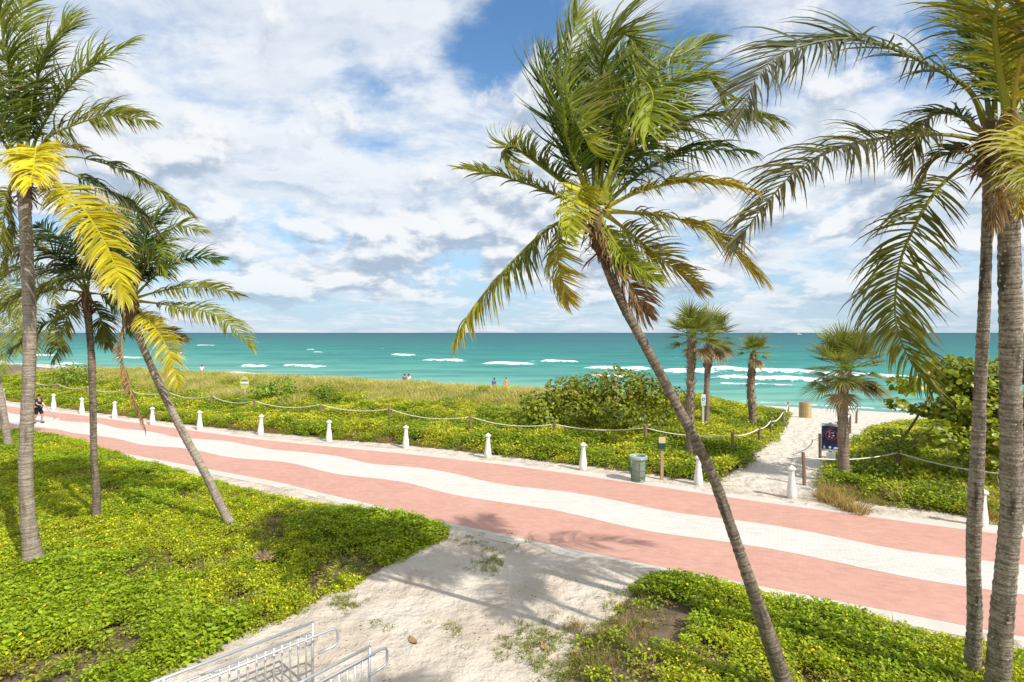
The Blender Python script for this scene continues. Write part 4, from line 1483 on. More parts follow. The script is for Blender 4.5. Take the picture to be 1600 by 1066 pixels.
coconut_palm('tall pale trunked coconut palm with a bright yellow hanging frond', [(54, 897, 22), (50, 860, 17), (43, 800, 13.8), (40, 720, 12.8), (43, 640, 12), (46, 560, 11.5), (46, 480, 11.5), (42, 400, 11.5), (39, 330, 11), (38, 292, 12)],
             12.1, leftP1, M_TRUNK, (38, 268), 104, tL=.8, w=.040)
leftP3 = [
    ([(205, 465), (222, 400), (232, 355), (262, 328)], .5, DGREEN, GREEN, K(droop=.45, wind=(.5, .1, .1), L=.8, n=60)),
    ([(205, 465), (215, 395), (212, 340), (195, 310)], .7, DGREEN, GREEN, K(droop=.4, wind=(.5, .1, .1), L=.8, n=60)),
    ([(203, 465), (185, 395), (155, 345), (118, 322)], .3, DGREEN, GREEN, K(droop=.6, wind=(.4, .1, 0), L=.75, n=60)),
    ([(208, 463), (235, 400), (272, 355), (318, 362)], -.3, GREEN, YG * .8, K(droop=.7, wind=(.4, .1, 0), L=.7, n=60)),
    ([(208, 463), (228, 410), (248, 385), (262, 420)], -1.1, GREEN * 1.1, YG * .8, K(droop=.9, wind=(.3, .1, 0), L=.75, n=60)),
    ([(210, 463), (250, 425), (298, 403), (346, 406)], .3, DGREEN, GREEN, K(droop=.5, wind=(.4, .1, 0), L=.6, n=60)),
    ([(212, 466), (260, 453), (320, 449), (380, 463)], .1, OLIVE, OLIVE, K(droop=.8, wind=(.35, .1, 0), L=.45, n=58, dry=.6)),
    ([(212, 470), (270, 478), (340, 494), (396, 543)], -.4, OLIVE, YG, K(droop=.85, wind=(.35, .1, 0), L=.55, n=60, dry=.6)),
    ([(208, 474), (232, 500), (262, 545), (280, 606)], -1.2, YELL, YELL * .9, K(droop=.6, wind=(-.1, .1, 0), L=.5, n=60, dry=.6)),
    ([(206, 476), (225, 498), (250, 515), (292, 530)], .4, DRY, DRY, K(droop=.6, wind=(.3, .1, 0), L=.35, n=46, dry=.9)),
    ([(200, 478), (190, 535), (200, 595), (228, 672)], -.4, BROWN * 1.2, BROWN, K(droop=.7, wind=(.1, .1, 0), L=.38, n=50, dry=.7)),
    ([(200, 468), (160, 440), (110, 432), (62, 450)], -.3, DGREEN, OLIVE, K(droop=.9, wind=(.2, .1, 0), L=.6, n=60)),
    ([(200, 465), (160, 405), (112, 375), (62, 372)], .2, DGREEN, GREEN, K(droop=.8, wind=(.3, .1, 0), L=.65, n=60)),
    ([(204, 466), (195, 420), (170, 385), (150, 400)], -.9, GREEN, OLIVE, K(droop=.9, wind=(.2, .1, 0), L=.65, n=56)),
]
coconut_palm('coconut palm leaning left over the ground cover with a dead brown frond', [(370, 832, 9.5), (345, 790, 7.6), (318, 735, 7), (288, 680, 6.8), (258, 620, 6.6), (235, 570, 6.5), (215, 520, 6.5), (207, 490, 8)],
             14.6, leftP3, M_TRUNK, (205, 470), 105, tL=.7, w=.040, fibre=1.3)
leftP2 = [
    ([(135, 456), (100, 430), (50, 418), (-5, 428)], .2, GREEN, OLIVE, K(droop=.85, wind=(.2, .1, 0), L=.7, n=60)),
    ([(135, 458), (90, 452), (40, 458), (-15, 490)], -.4, OLIVE, YG, K(droop=.85, wind=(.2, .1, 0), L=.6, n=60)),
    ([(135, 462), (100, 492), (62, 510), (18, 550)], .3, DGREEN, OLIVE, K(droop=.85, wind=(.2, .1, 0), L=.6, n=58)),
    ([(136, 456), (118, 400), (88, 368), (58, 352)], .3, DGREEN, GREEN, K(droop=.6, wind=(.3, .1, 0), L=.7, n=60)),
    ([(136, 455), (148, 390), (172, 350), (196, 335)], .4, DGREEN, GREEN, K(droop=.5, wind=(.3, .1, 0), L=.7, n=60)),
    ([(138, 458), (162, 462), (190, 485), (205, 520)], .7, DGREEN, GREEN, K(droop=.8, wind=(.3, .1, 0), L=.55, n=56)),
    ([(136, 458), (120, 470), (95, 520), (88, 560)], -.6, OLIVE, OLIVE, K(droop=.8, wind=(.2, .1, 0), L=.5, n=50)),
    ([(136, 458), (150, 480), (160, 505), (168, 540)], .4, DGREEN, OLIVE, K(droop=.8, wind=(.2, .1, 0), L=.5, n=50)),
    ([(135, 455), (95, 405), (55, 385), (10, 395)], -.6, GREEN, OLIVE, K(droop=.8, wind=(.2, .1, 0), L=.65, n=60)),
]
coconut_palm('thin coconut palm with shade-darkened trunk standing straight in the ground cover', [(149, 822, 8.5), (151, 780, 7.2), (147, 720, 6.5), (146, 675, 5.8), (145, 620, 6.3), (143, 560, 6.3), (139, 510, 6.2), (136, 475, 7.5)],
             15.1, leftP2, M_TRUNKD, (135, 460), 106, tL=.65, w=.040)  # dark bark here puts the neighbouring crown's shade into the trunk colour
leftP4 = [
    ([(-32, 430), (10, 440), (35, 480), (30, 550)], -.6, OLIVE, YG, K(droop=.7, L=.8, n=58)),
    ([(-32, 432), (0, 460), (15, 510), (5, 580)], -.3, OLIVE, YG, K(droop=.7, L=.75, n=56)),
    ([(-32, 428), (20, 420), (70, 440), (90, 480)], .6, GREEN, OLIVE, K(droop=.8, L=.8, n=58)),
    ([(-32, 426), (-5, 380), (40, 370), (75, 395)], .3, GREEN, OLIVE, K(droop=.7, L=.8, n=58)),
    ([(-34, 432), (-20, 480), (-8, 530), (-14, 590)], .5, OLIVE, DRY, K(droop=.6, L=.6, n=50)),
    ([(-34, 428), (-80, 400), (-130, 430), (-160, 490)], .2, GREEN, OLIVE, K(droop=.8, L=.8, n=56)),
    ([(-33, 426), (-50, 370), (-80, 330), (-120, 320)], -.2, GREEN, OLIVE, K(droop=.6, L=.8, n=56)),
    ([(-32, 432), (5, 455), (45, 500), (52, 560)], .9, OLIVE, YG, K(droop=.7, L=.75, n=56)),
]
coconut_palm('coconut palm with hanging olive fronds at the hedge end by the walkway', [(16, 708, 9), (10, 675, 7.6), (2, 630, 7.2), (-8, 570, 6.8), (-18, 510, 6.5), (-28, 455, 7)],
             24.2, leftP4, M_TRUNK, (-32, 435), 107, tL=.75, w=.040)


# ---- one more palm beside the building: only its shadow reaches the picture
def off_palm():
    base = np.array([6.0, -.9])
    c = np.array([5.7, -.9, 8.6])
    r = np.random.default_rng(8)
    root = empty('coconut_palm', (base[0], base[1], 0), 'coconut palm close to the building whose crown shades the sandy path', 'palm tree', 'coconut palms')
    mb, _ = trunk_mesh([(base[0], base[1], -.2), (5.95, -.9, 2.5), (5.85, -.9, 5.5), tuple(c)], [.26, .18, .16, .15])
    part(mb, 'trunk', M_TRUNKS, root, True)
    for i in range(16):
        a = i / 16 * 6.283 + r.normal(0, .15)
        el = r.uniform(.1, 1.2)
        ln = r.uniform(2.6, 3.3)
        h = np.array([math.cos(a), math.sin(a), 0])
        p = [c, c + h * ln * .35 + [0, 0, ln * .35 * math.tan(min(el, .9)) * .7], c + h * ln * .7 + [0, 0, ln * .28 * el], c + h * ln + [0, 0, ln * (.2 * el - .35)]]
        part(frond_mesh(np.array(p), .8, GREEN, OLIVE, r, n=56), 'frond', M_LEAF, root)


off_palm()


# ------------------------------------------------------------------ sabal palms
def fan_leaf(c, d, pl, fl, col0, col1, r, droop=.4, nseg=26, spread=1.9):
    d = np.asarray(d, float)
    d /= np.linalg.norm(d)
    P = [np.asarray(c, float)]
    dd = d.copy()
    for k in range(6):
        P.append(P[-1] + dd * pl / 6)
        dd = dd + np.array([.03, .02, -.07]) * droop
        dd /= np.linalg.norm(dd)
    mb = MB()
    mb.tube(P, np.linspace(.022, .011, 7), 4, col0 * 1.6)
    hub = P[-1]
    t = dd
    s = np.cross(t, [0, 0, 1.])
    s /= np.linalg.norm(s) + 1e-9
    u = np.cross(s, t)
    ang = np.linspace(-spread, spread, nseg) + r.normal(0, .03, nseg)
    fold = .35
    for a in ang:
        v = math.cos(a) * t + math.sin(a) * s + u * fold * abs(math.sin(a)) * .6
        v /= np.linalg.norm(v)
        ln = fl * (1 - .28 * abs(a) / spread) * r.uniform(.85, 1.1)
        p = hub + t * .05 * math.cos(a)
        wv = np.cross(v, u)
        wv /= np.linalg.norm(wv) + 1e-9
        rows = []
        st = ln / 4
        q = v.copy()
        for k in range(5):
            w = (.012, .024, .020, .011, .001)[k]
            rows += [p - wv * w, p + wv * w]
            p = p + q * st
            q = q + np.array([.12, .03, -.55 * droop]) * (.1 + .22 * k) * r.uniform(.6, 1.3)
            q /= np.linalg.norm(q)
        cc = col0 + (col1 - col0) * r.random()
        C = np.array([cc] * 6 + [cc * 1.1] * 2 + [cc * .6 + DRY * .5] * 2)
        mb.add(rows, [(0, 1, 3, 2), (2, 3, 5, 4), (4, 5, 7, 6), (6, 7, 9, 8)], C)
    return mb


def sabal(label, trunk_px, D, n, pl, fl, seed, boots=(0, 1), dead=5, wind=.25, upmin=-.35):
    r = np.random.default_rng(seed)
    P = np.array([pd(a, b, D) for a, b, _ in trunk_px])
    R = [h * D / FPX * math.cos(math.atan((a - CX) / FPX)) for a, _, h in trunk_px]
    gz = float(ground_z(P[0, 0], P[0, 1]))
    P[0, 2] = min(P[0, 2], gz - .12)
    root = empty('sabal_palm', (P[0, 0], P[0, 1], gz), label, 'palm tree', 'sabal palms')
    mb, PP = trunk_mesh(P, R, 12, .07, .03)
    part(mb, 'trunk', M_SABAL, root, True)
    # criss-cross leaf boots on the upper trunk
    mb = MB()
    m = len(PP)
    i0, i1 = int(boots[0] * (m - 1)), int(boots[1] * (m - 1))
    rr = np.interp(np.linspace(0, len(R) - 1, m), np.arange(len(R)), R)
    cnt = 0
    for i in range(i0, i1, 1):
        for k in range(3):
            a = cnt * 2.4
            cnt += 1
            o = np.array([math.cos(a), math.sin(a), 0])
            sd = np.array([-math.sin(a), math.cos(a), 0])
            b = PP[i] + o * rr[i] * .85
            ln = r.uniform(.10, .22)
            tip = b + o * ln * .55 + np.array([0, 0, ln]) + sd * r.normal(0, .05)
            w = r.uniform(.035, .06)
            cc = np.array([.30, .235, .165]) * r.uniform(.6, 1.3)
            mb.add([b - sd * w, b + sd * w, tip + sd * w * .5, tip - sd * w * .5, b + o * .03 - [0, 0, .03]], [(0, 1, 2, 3), (0, 3, 4), (1, 4, 2)], cc)
    part(mb, 'leaf_boots', M_FIBRE, root)
    c = P[-1]
    for i in range(n):
        a = i * 2.4 + r.normal(0, .2)
        el = upmin + (1.45 - upmin) * ((i + .5) / n) ** .8
        d = np.array([math.cos(a) * math.cos(el) + wind * .5, math.sin(a) * math.cos(el) + .05, math.sin(el)])
        c0, c1 = (np.array([.13, .18, .03]), np.array([.25, .27, .06]))
        fb = fan_leaf(c + [0, 0, r.uniform(-.1, .12)], d, pl * r.uniform(.8, 1.15), fl * r.uniform(.85, 1.1), c0, c1, r, .55)
        part(fb, 'fan_leaf', M_LEAF, root)
    for i in range(dead):
        a = r.random() * 6.283
        d = np.array([math.cos(a) * .8 + wind, math.sin(a) * .8, r.uniform(-.7, -.1)])
        fb = fan_leaf(c - [0, 0, .1], d, pl * .8, fl * .85, np.array([.30, .21, .10]), np.array([.40, .30, .16]), r, 1.0, 22, 1.5)
        part(fb, 'fan_leaf', M_LEAF, root)
    return root


sabal('taller sabal palm with rough booted trunk rising from the green planting', [(1079, 724, 7), (1078, 680, 6.5), (1078, 630, 6.2), (1080, 570, 6.2), (1082, 528, 5.5)], 22.2, 28, .75, .95, 1, (.30, 1), 3)
sabal('sabal palm with a tan skirt of dead leaves beside the small white sign', [(1104, 690, 5.8), (1104, 640, 5), (1105, 590, 5), (1107, 560, 6.5), (1110, 530, 6)], 26.5, 24, .85, 1.0, 2, (.62, 1), 12, .35)
sabal('short sabal palm standing alone left of the beach trash barrel', [(1177, 682, 6.5), (1176, 650, 6), (1173, 610, 6), (1175, 575, 6), (1178, 552, 4.5)], 28, 16, .55, .72, 3, (.25, 1), 2, .3)
sabal('sabal palm with bare brown trunk next to the blue rules sign', [(1318, 757, 11), (1318, 720, 9.5), (1317, 660, 8.8), (1317, 610, 8.5), (1320, 580, 9)], 19.1, 44, 1.0, 1.0, 4, (.93, 1), 14, .25, -.6)

# ------------------------------------------------------------------ bollards
BOL_PX = [(5, 628), (46, 634), (84, 640), (128, 647), (179, 654), (238, 664), (312, 672), (407, 680), (514, 690), (634, 700), (762, 716), (911, 735), (1091, 757), (1237, 778), (1533, 822)]


def make_bollard():
    root = empty('bollard', (0, 0, 0))
    mb = MB()
    mb.lathe([(.135, -.06), (.135, .02), (.148, .06), (.150, .16), (.142, .28), (.118, .45), (.095, .62), (.083, .76), (.080, .86), (.092, .90)], 14)
    mb.build('shaft', M_BOLL, root, True)
    mb = MB()
    mb.lathe([(.095, .895), (.125, .92), (.135, .945), (.128, .965), (.085, .995), (.04, 1.03), (.012, 1.055)], 14)
    mb.build('cap', M_BOLL, root, True)
    return root


bol0 = make_bollard()
for i, q in enumerate(BOL_PX):
    p = px(*q)
    o = bol0 if i == 0 else copy_tree(bol0)
    o.location = (p[0], p[1], float(ground_z(p[0], p[1])) + .01)
    o.rotation_euler = (random.gauss(0, .025), random.gauss(0, .025), random.random() * 6)
    lab = 'white concrete bollard with pointed cap standing against the dune grass'
    if q[0] == 911:
        lab = 'white concrete bollard standing before the vines left of the wire trash basket'
    elif q[0] == 1091:
        lab = 'white concrete bollard between the wire trash basket and the curved palm trunk'
    elif q[0] == 1237:
        lab = 'white concrete bollard alone on the open sand of the beach access'
    elif q[0] == 1533:
        lab = 'white concrete bollard half hidden behind the twin palm trunks'
    tag(o, lab, 'bollard', 'bollards along the promenade')


# ------------------------------------------------------------------ rope fences
def rope_fence(label, pts, sag=.22, h=1.08, rope_h=.98, skip=()):
    p0 = pts[0]
    root = empty('rope_fence', (p0[0], p0[1], float(ground_z(p0[0], p0[1]))), label, 'rope fence')
    r = np.random.default_rng(len(pts))
    tops = []
    for (x, y) in pts:
        gz = float(ground_z(x, y))
        mb = MB()
        hh = h + r.normal(0, .04)
        lx, ly = r.normal(0, .02, 2)
        mb.tube([(x, y, gz - .1), (x + lx * .5, y + ly * .5, gz + hh * .6), (x + lx, y + ly, gz + hh - .02), (x + lx, y + ly, gz + hh)], [.062, .06, .06, .048], 8, np.array([.22, .15, .10]) * r.uniform(.8, 1.2))
        part(mb, 'post', M_WOOD, root)
        tops.append(np.array([x + lx, y + ly, gz + rope_h]))
    for i in range(len(tops) - 1):
        if i in skip:
            continue
        a, b = tops[i], tops[i + 1]
        t = np.linspace(0, 1, 15)
        P = a + (b - a) * t[:, None]
        s = sag * r.uniform(.8, 1.2) * np.linalg.norm(b - a) / 4.8
        P[:, 2] -= s * 4 * t * (1 - t)
        mb = MB()
        mb.tube(P, .023, 6, (.74, .69, .58))
        part(mb, 'rope', M_CLOTH, root, True)
    return root


fence_us = [(u, 3.9 + .25 * math.sin(u)) for u in (-49, -44.1, -39.2, -34.3, -29.5, -24.6)] + [(-19.8, 3.6), (-14.66, 4.1), (-9.84, 4.4), (-4.34, 4.0), (.32, 3.85), (4.35, 4.5), (7.89, 5.0), (8.85, 7.0), (9.25, 9.6), (9.8, 13), (10.05, 18.5)]
rope_fence('long brown post and white rope fence along the dune', [tuple(map(float, us2xy(*q))) for q in fence_us], sag=.26)
rope_fence('rope fence in front of the sea grape tree and dry grass', [px(1257, 757)[:2], px(1402, 749)[:2], px(1610, 795)[:2]], sag=.2)
rope_fence('posts with rope lining the sand path behind the rules sign', [px(1281.5, 716)[:2], px(1306, 692)[:2], px(1328, 676)[:2], px(1338, 655)[:2]], sag=.2)


# ------------------------------------------------------------------ street furniture
def on_ground(q):
    p = px(*q)
    return np.array([p[0], p[1], float(ground_z(p[0], p[1]))])


def wire_basket():
    p = on_ground((997, 752))
    root = empty('trash_basket', p, 'green wire mesh trash basket with pale liner beside the promenade', 'trash basket')
    k = 20
    mb = MB()
    G = (.09, .22, .15)
    R0, R1, h = .235, .295, .90
    for i in range(k):
        a = i / k * 6.283
        big = i % 5 == 0
        mb.tube([(R0 * math.cos(a), R0 * math.sin(a), .02), (R1 * math.cos(a), R1 * math.sin(a), h)], .013 if big else .0045, 4, G)
    mb.build('wire_frame', M_VC, root)
    for z, rad in ((.03, .013), (.22, .006), (.42, .014), (.64, .006), (.78, .006)):
        mb = MB()
        q = np.arange(25) / 24 * 6.283
        Rz = R0 + (R1 - R0) * z / h
        mb.tube(np.stack([Rz * np.cos(q), Rz * np.sin(q), np.full(25, z)], 1), rad, 5, G, cap=False)
        mb.build('hoop', M_VC, root)
    mb = MB()
    q = np.arange(25) / 24 * 6.283
    mb.tube(np.stack([R1 * np.cos(q), R1 * np.sin(q), np.full(25, h)], 1), .024, 6, (.36, .50, .44), cap=False)
    mb.build('rim', M_VC, root, True)
    mb = MB()
    kk = 28
    prof = [(R0 * .9, .12), (R0 * .97, .3), (R0 + .01, .5), (R1 - .035, .75), (R1 - .018, h - .02), (R1 + .03, h + .012), (R1 + .034, h - .09)]
    r = np.random.default_rng(3)
    ang = np.arange(kk) / kk * 6.283
    V = [np.stack([(rr + r.normal(0, .006, kk)) * np.cos(ang), (rr + r.normal(0, .006, kk)) * np.sin(ang), np.full(kk, z)], 1) for rr, z in prof]
    F = [(i * kk + j, i * kk + (j + 1) % kk, (i + 1) * kk + (j + 1) % kk, (i + 1) * kk + j) for i in range(len(prof) - 1) for j in range(kk)]
    F.append(tuple(range(kk))[::-1])
    mb.add(np.vstack(V), F, (.46, .52, .50))
    mb.build('liner', M_LINER, root, True)


M_LINER = leaf_mat('thin_plastic', .45, .3, .5, .02)
wire_basket()


def beach_barrel():
    p = on_ground((1258, 645))
    root = empty('trash_barrel', p, 'tan slatted trash barrel standing alone on the beach', 'trash barrel')
    mb = MB()
    mb.lathe([(.30, 0), (.33, .25), (.345, .5), (.345, .75), (.335, 1.0)], 22, col=(.30, .22, .13))
    mb.build('drum', M_VC, root, True)
    r = np.random.default_rng(2)
    for i in range(20):
        a = i / 20 * 6.283
        m = MB()
        R = np.array([[math.cos(a), -math.sin(a), 0], [math.sin(a), math.cos(a), 0], [0, 0, 1]])
        m.box((.362 * math.cos(a), .362 * math.sin(a), .52), (.025, .092, 1.02), np.array([.46, .34, .18]) * r.uniform(.75, 1.2), R=R)
        m.build('slat', M_WOOD, root)
    mb = MB()
    q = np.arange(25) / 24 * 6.283
    for z in (.3, .78):
        mb.tube(np.stack([.38 * np.cos(q), .38 * np.sin(q), np.full(25, z)], 1), .013, 5, (.30, .28, .12), cap=False)
    mb.build('band', M_VC, root)


beach_barrel()


def basis(yaw):
    """panel facing the camera side; x along the panel, y away"""
    c, s = math.cos(yaw), math.sin(yaw)
    return np.array([[c, -s, 0], [s, c, 0], [0, 0, 1]])


def rules_sign():
    p = on_ground((1297, 738))
    root = empty('rules_sign', p, 'blue beach rules sign with red prohibition ring on a wooden post', 'sign')
    root.rotation_euler = (0, 0, -.45)
    I = np.eye(3)
    mb = MB()
    mb.box((0, .03, .9), (.10, .10, 1.95), (.30, .22, .15))
    mb.build('post', M_WOOD, root)
    w, z0, z1 = .60, .80, 1.86
    mb = MB()
    mb.box((0, -.04, (z0 + z1) / 2), (w, .03, z1 - z0), (.50, .54, .56))
    mb.build('panel', M_VC, root)
    mb = MB()
    mb.box((0, -.058, (z0 + z1) / 2 - .01), (w - .03, .004, z1 - z0 - .19), (.020, .035, .10))
    pn = mb.build('blue_field', M_VC, root)
    # ring and bar
    cz, R = 1.42, .185
    q = np.arange(33) / 32 * 6.283
    mb = MB()
    mb.tube(np.stack([.03 + R * np.cos(q), np.full(33, -.064), cz + R * np.sin(q)], 1), .013, 5, (.62, .07, .07), cap=False)
    mb.tube([(.03 - R * .7, -.064, cz + R * .7), (.03 + R * .7, -.064, cz - R * .7)], .012, 5, (.62, .07, .07))
    mb.build('prohibition_ring', M_VC, root)
    # little white pictograms inside the ring (bottle, dog, flame, glass) and along the foot
    mb = MB()
    W = (.74, .76, .80)
    y = -.063

    def blob(pts):
        V = [(a, y, b) for a, b in pts] + [(a, y + .004, b) for a, b in pts]
        n = len(pts)
        mb.add(V, [tuple(range(n)), tuple(range(n, 2 * n))[::-1]] + [(i, (i + 1) % n, n + (i + 1) % n, n + i) for i in range(n)], W)
    def disc(cx, cz_, rx, rz, k=10):
        blob([(cx + rx * math.cos(i / k * 6.283), cz_ + rz * math.sin(i / k * 6.283)) for i in range(k)])
    blob([(-.05, 1.44), (-.015, 1.44), (-.015, 1.50), (-.025, 1.53), (-.025, 1.56), (-.04, 1.56), (-.04, 1.53), (-.05, 1.50)])
    blob([(.02, 1.49), (.10, 1.49), (.12, 1.53), (.09, 1.52), (.03, 1.515), (.01, 1.53)])
    blob([(.05, 1.40), (.11, 1.37), (.13, 1.41), (.10, 1.45)])
    blob([(-.08, 1.36), (-.02, 1.33), (-.01, 1.38), (-.05, 1.41)])
    blob([(.02, 1.30), (.07, 1.30), (.055, 1.345), (.03, 1.345)])
    disc(-.20, .955, .035, .045)
    blob([(-.24, .90), (-.16, .90), (-.17, .945), (-.23, .945)])
    disc(-.02, .955, .05, .05, 6)
    blob([(.10, .91), (.25, .91), (.25, .95), (.19, .985), (.14, .97), (.10, .95)])
    mb.build('pictograms', M_VC, root)
    mb = MB()
    for k, (a, b) in enumerate(((-.22, .16), (-.2, .2))):
        mb.box((.0, -.062, 1.80 - k * .035), (.40 - .1 * k, .004, .014), (.16, .18, .24))
    mb.build('header_lines', M_VC, root)
    mb = MB()
    mb.box((.02, -.05, .62), (.30, .02, .28), (.55, .57, .56))
    pl = mb.build('plaque', M_VC, root)
    mb = MB()
    for k in range(4):
        mb.box((.02, -.062, .70 - k * .05), (.22 - .03 * (k % 2), .004, .016), (.32, .35, .38))
    mb.build('plaque_lines', M_VC, pl)


rules_sign()


def small_sign():
    p = on_ground((1098, 692))
    root = empty('trail_sign', p, 'small white and purple sign on a pale post among the sabal palms', 'sign')
    mb = MB()
    mb.box((0, 0, .85), (.10, .10, 1.9), (.46, .47, .34))
    mb.build('post', M_WOOD, root)
    mb = MB()
    mb.box((0, -.062, 1.72), (.21, .02, .36), (.62, .63, .66))
    mb.build('panel', M_VC, root)
    mb = MB()
    q = np.arange(17) / 16 * 6.283
    mb.tube(np.stack([.0 + .06 * np.cos(q), np.full(17, -.076), 1.68 + .06 * np.sin(q)], 1), .016, 5, (.17, .09, .34), cap=False)
    mb.build('emblem', M_VC, root)
    mb = MB()
    mb.box((0, -.062, 1.44), (.21, .02, .17), (.36, .58, .56))
    mb.build('lower_panel', M_VC, root)


small_sign()


def yellow_sign():
    p = on_ground((383, 648))
    root = empty('warning_sign', p, 'yellow warning sign on a grey metal pole in the dune plants', 'sign')
    mb = MB()
    mb.tube([(0, 0, -.1), (0, 0, 2.25)], .03, 8, (.42, .44, .45))
    mb.build('pole', M_METAL, root, True)
    k = 24
    pts = []
    for i in range(k):
        a = i / k * 6.283
        rr = .31 * (1 + .12 * abs(math.sin(a)) ** 6)
        pts.append((rr * math.cos(a) * .98, rr * math.sin(a) * 1.22))
    mb = MB()
    V = [(a, -.045, 1.98 + b) for a, b in pts] + [(a, -.033, 1.98 + b) for a, b in pts]
    mb.add(V, [tuple(range(k)), tuple(range(k, 2 * k))[::-1]] + [(i, (i + 1) % k, k + (i + 1) % k, k + i) for i in range(k)], (.46, .50, .10))
    mb.build('panel', M_VC, root)
    for z, h, w, c in ((2.12, .10, .40, (.16, .17, .16)), (1.99, .10, .50, (.72, .74, .62)), (1.86, .07, .40, (.30, .32, .22))):
        mb = MB()
        mb.box((0, -.05, z), (w, .006, h), c)
        mb.build('printed_band', M_VC, root)


yellow_sign()


def dispenser():
    p = on_ground((1034, 749))
    root = empty('bag_dispenser', p, 'wooden post with green bag dispenser and tan plate by the trash basket', 'dispenser')
    mb = MB()
    mb.box((0, 0, .62), (.10, .10, 1.35), (.36, .25, .15))
    mb.build('post', M_WOOD, root)
    mb = MB()
    mb.box((-.01, -.03, 1.22), (.23, .16, .20), (.012, .055, .035))
    mb.build('bag_box', M_VC, root)
    mb = MB()
    mb.box((-.01, -.065, 1.44), (.24, .02, .22), (.52, .42, .29))
    mb.build('plate', M_VC, root)


dispenser()


# ------------------------------------------------------------------ ramp railings
def railing(label, top, grab, posts_t, bal, dz):
    """top / grab rails in photo pixels at given heights; rail runs from near to far"""
    a, b = px(*top[0], top[2]), px(*top[1], top[3])
    d = (b - a)
    far = b
    near = a - d * .9
    gz = float(ground_z(b[0], b[1]))
    root = empty('railing', (b[0], b[1], gz), label, 'railing')
    MET = (.58, .60, .61)
    L = np.linalg.norm(d)
    mb = MB()
    mb.tube([near, far], .021, 8, MET)
    part(mb, 'top_rail', M_METAL, root, True)
    mb = MB()
    off = np.array([0, 0, -.14])
    mb.tube([near + off, far + off], .017, 8, MET)
    part(mb, 'upper_rail', M_METAL, root, True)
    mb = MB()
    off = np.array([0, 0, -.86])
    mb.tube([near + off, far + off], .017, 8, MET)
    part(mb, 'lower_rail', M_METAL, root, True)
    for t in posts_t:
        q = near + (far - near) * t
        mb = MB()
        mb.tube([(q[0], q[1], float(ground_z(q[0], q[1])) - .05), tuple(q)], .022, 8, MET)
        part(mb, 'post', M_METAL, root, True)
    n = int(np.linalg.norm(far - near) / bal)
    for i in range(1, n):
        q = near + (far - near) * i / n
        mb = MB()
        mb.tube([q + [0, 0, -.86], q + [0, 0, -.14]], .0125, 6, MET)
        part(mb, 'baluster', M_METAL, root, True)
    # grab rail with its returned loop
    g0, g1 = px(*grab[0], grab[2]), px(*grab[1], grab[3])
    dd = g1 - g0
    g00 = g0 - dd * .9
    dn = dd / np.linalg.norm(dd)
    e = g1
    pts = [g00, g0, g1 - dn * .02, g1 + dn * .05 + [0, 0, -.02], g1 + dn * .075 + [0, 0, -.07], g1 + dn * .075 + [0, 0, -.20], g1 + dn * .05 + [0, 0, -.245], g1 - dn * .0 + [0, 0, -.262], g1 - dn * .22 + [0, 0, -.275]]
    mb = MB()
    mb.tube(pts, .019, 8, MET)
    part(mb, 'grab_rail', M_METAL, root, True)
    for t in (.2, .6, .93):
        q = g00 + (g1 - g00) * t
        k = near + (far - near) * min(t, .97)
        k = np.array([k[0], k[1], q[2] - .03])
        mb = MB()
        mb.tube([q, q + [0, 0, -.03], k], .008, 6, MET)
        part(mb, 'bracket', M_METAL, root, True)
    return root


railing('galvanised ramp railing next to the flowering ground cover', ((240, 1066), (490, 972), 1.04, 1.02), ((310, 1066), (520, 983), .95, .93), (.03, .5, .995), .115, 0)
railing('galvanised ramp railing on the bare sand side of the ramp', ((470, 1066), (578, 1010), 1.04, 1.02), ((500, 1066), (598, 1013), .95, .93), (.03, .995), .115, 0)


# ------------------------------------------------------------------ people
def skin_mesh(name, verts, edges, radii, col, mat, root_i=0, sub=1):
    me = bpy.data.meshes.new(name)
    me.from_pydata([tuple(v) for v in verts], edges, [])
    o = bpy.data.objects.new(name, me)
    COL.objects.link(o)
    md = o.modifiers.new('skin', 'SKIN')
    md.use_smooth_shade = True
    for i, v in enumerate(me.skin_vertices[0].data):
        rr = radii[i]
        v.radius = (rr, rr) if np.isscalar(rr) else rr
        v.use_root = i == root_i
    s = o.modifiers.new('sub', 'SUBSURF')
    s.levels = s.render_levels = sub
    dg = bpy.context.evaluated_depsgraph_get()
    nm = bpy.data.meshes.new_from_object(o.evaluated_get(dg))
    nm.name = name
    COL.objects.unlink(o)
    bpy.data.objects.remove(o)
    n = len(nm.vertices)
    a = nm.attributes.new('col', 'FLOAT_COLOR', 'POINT')
    c = np.ones((n, 4), np.float32)
    c[:, :3] = col
    a.data.foreach_set('color', c.ravel())
    nm.materials.clear()
    nm.materials.append(mat)
    ob = bpy.data.objects.new(name, nm)
    COL.objects.link(ob)
    return ob


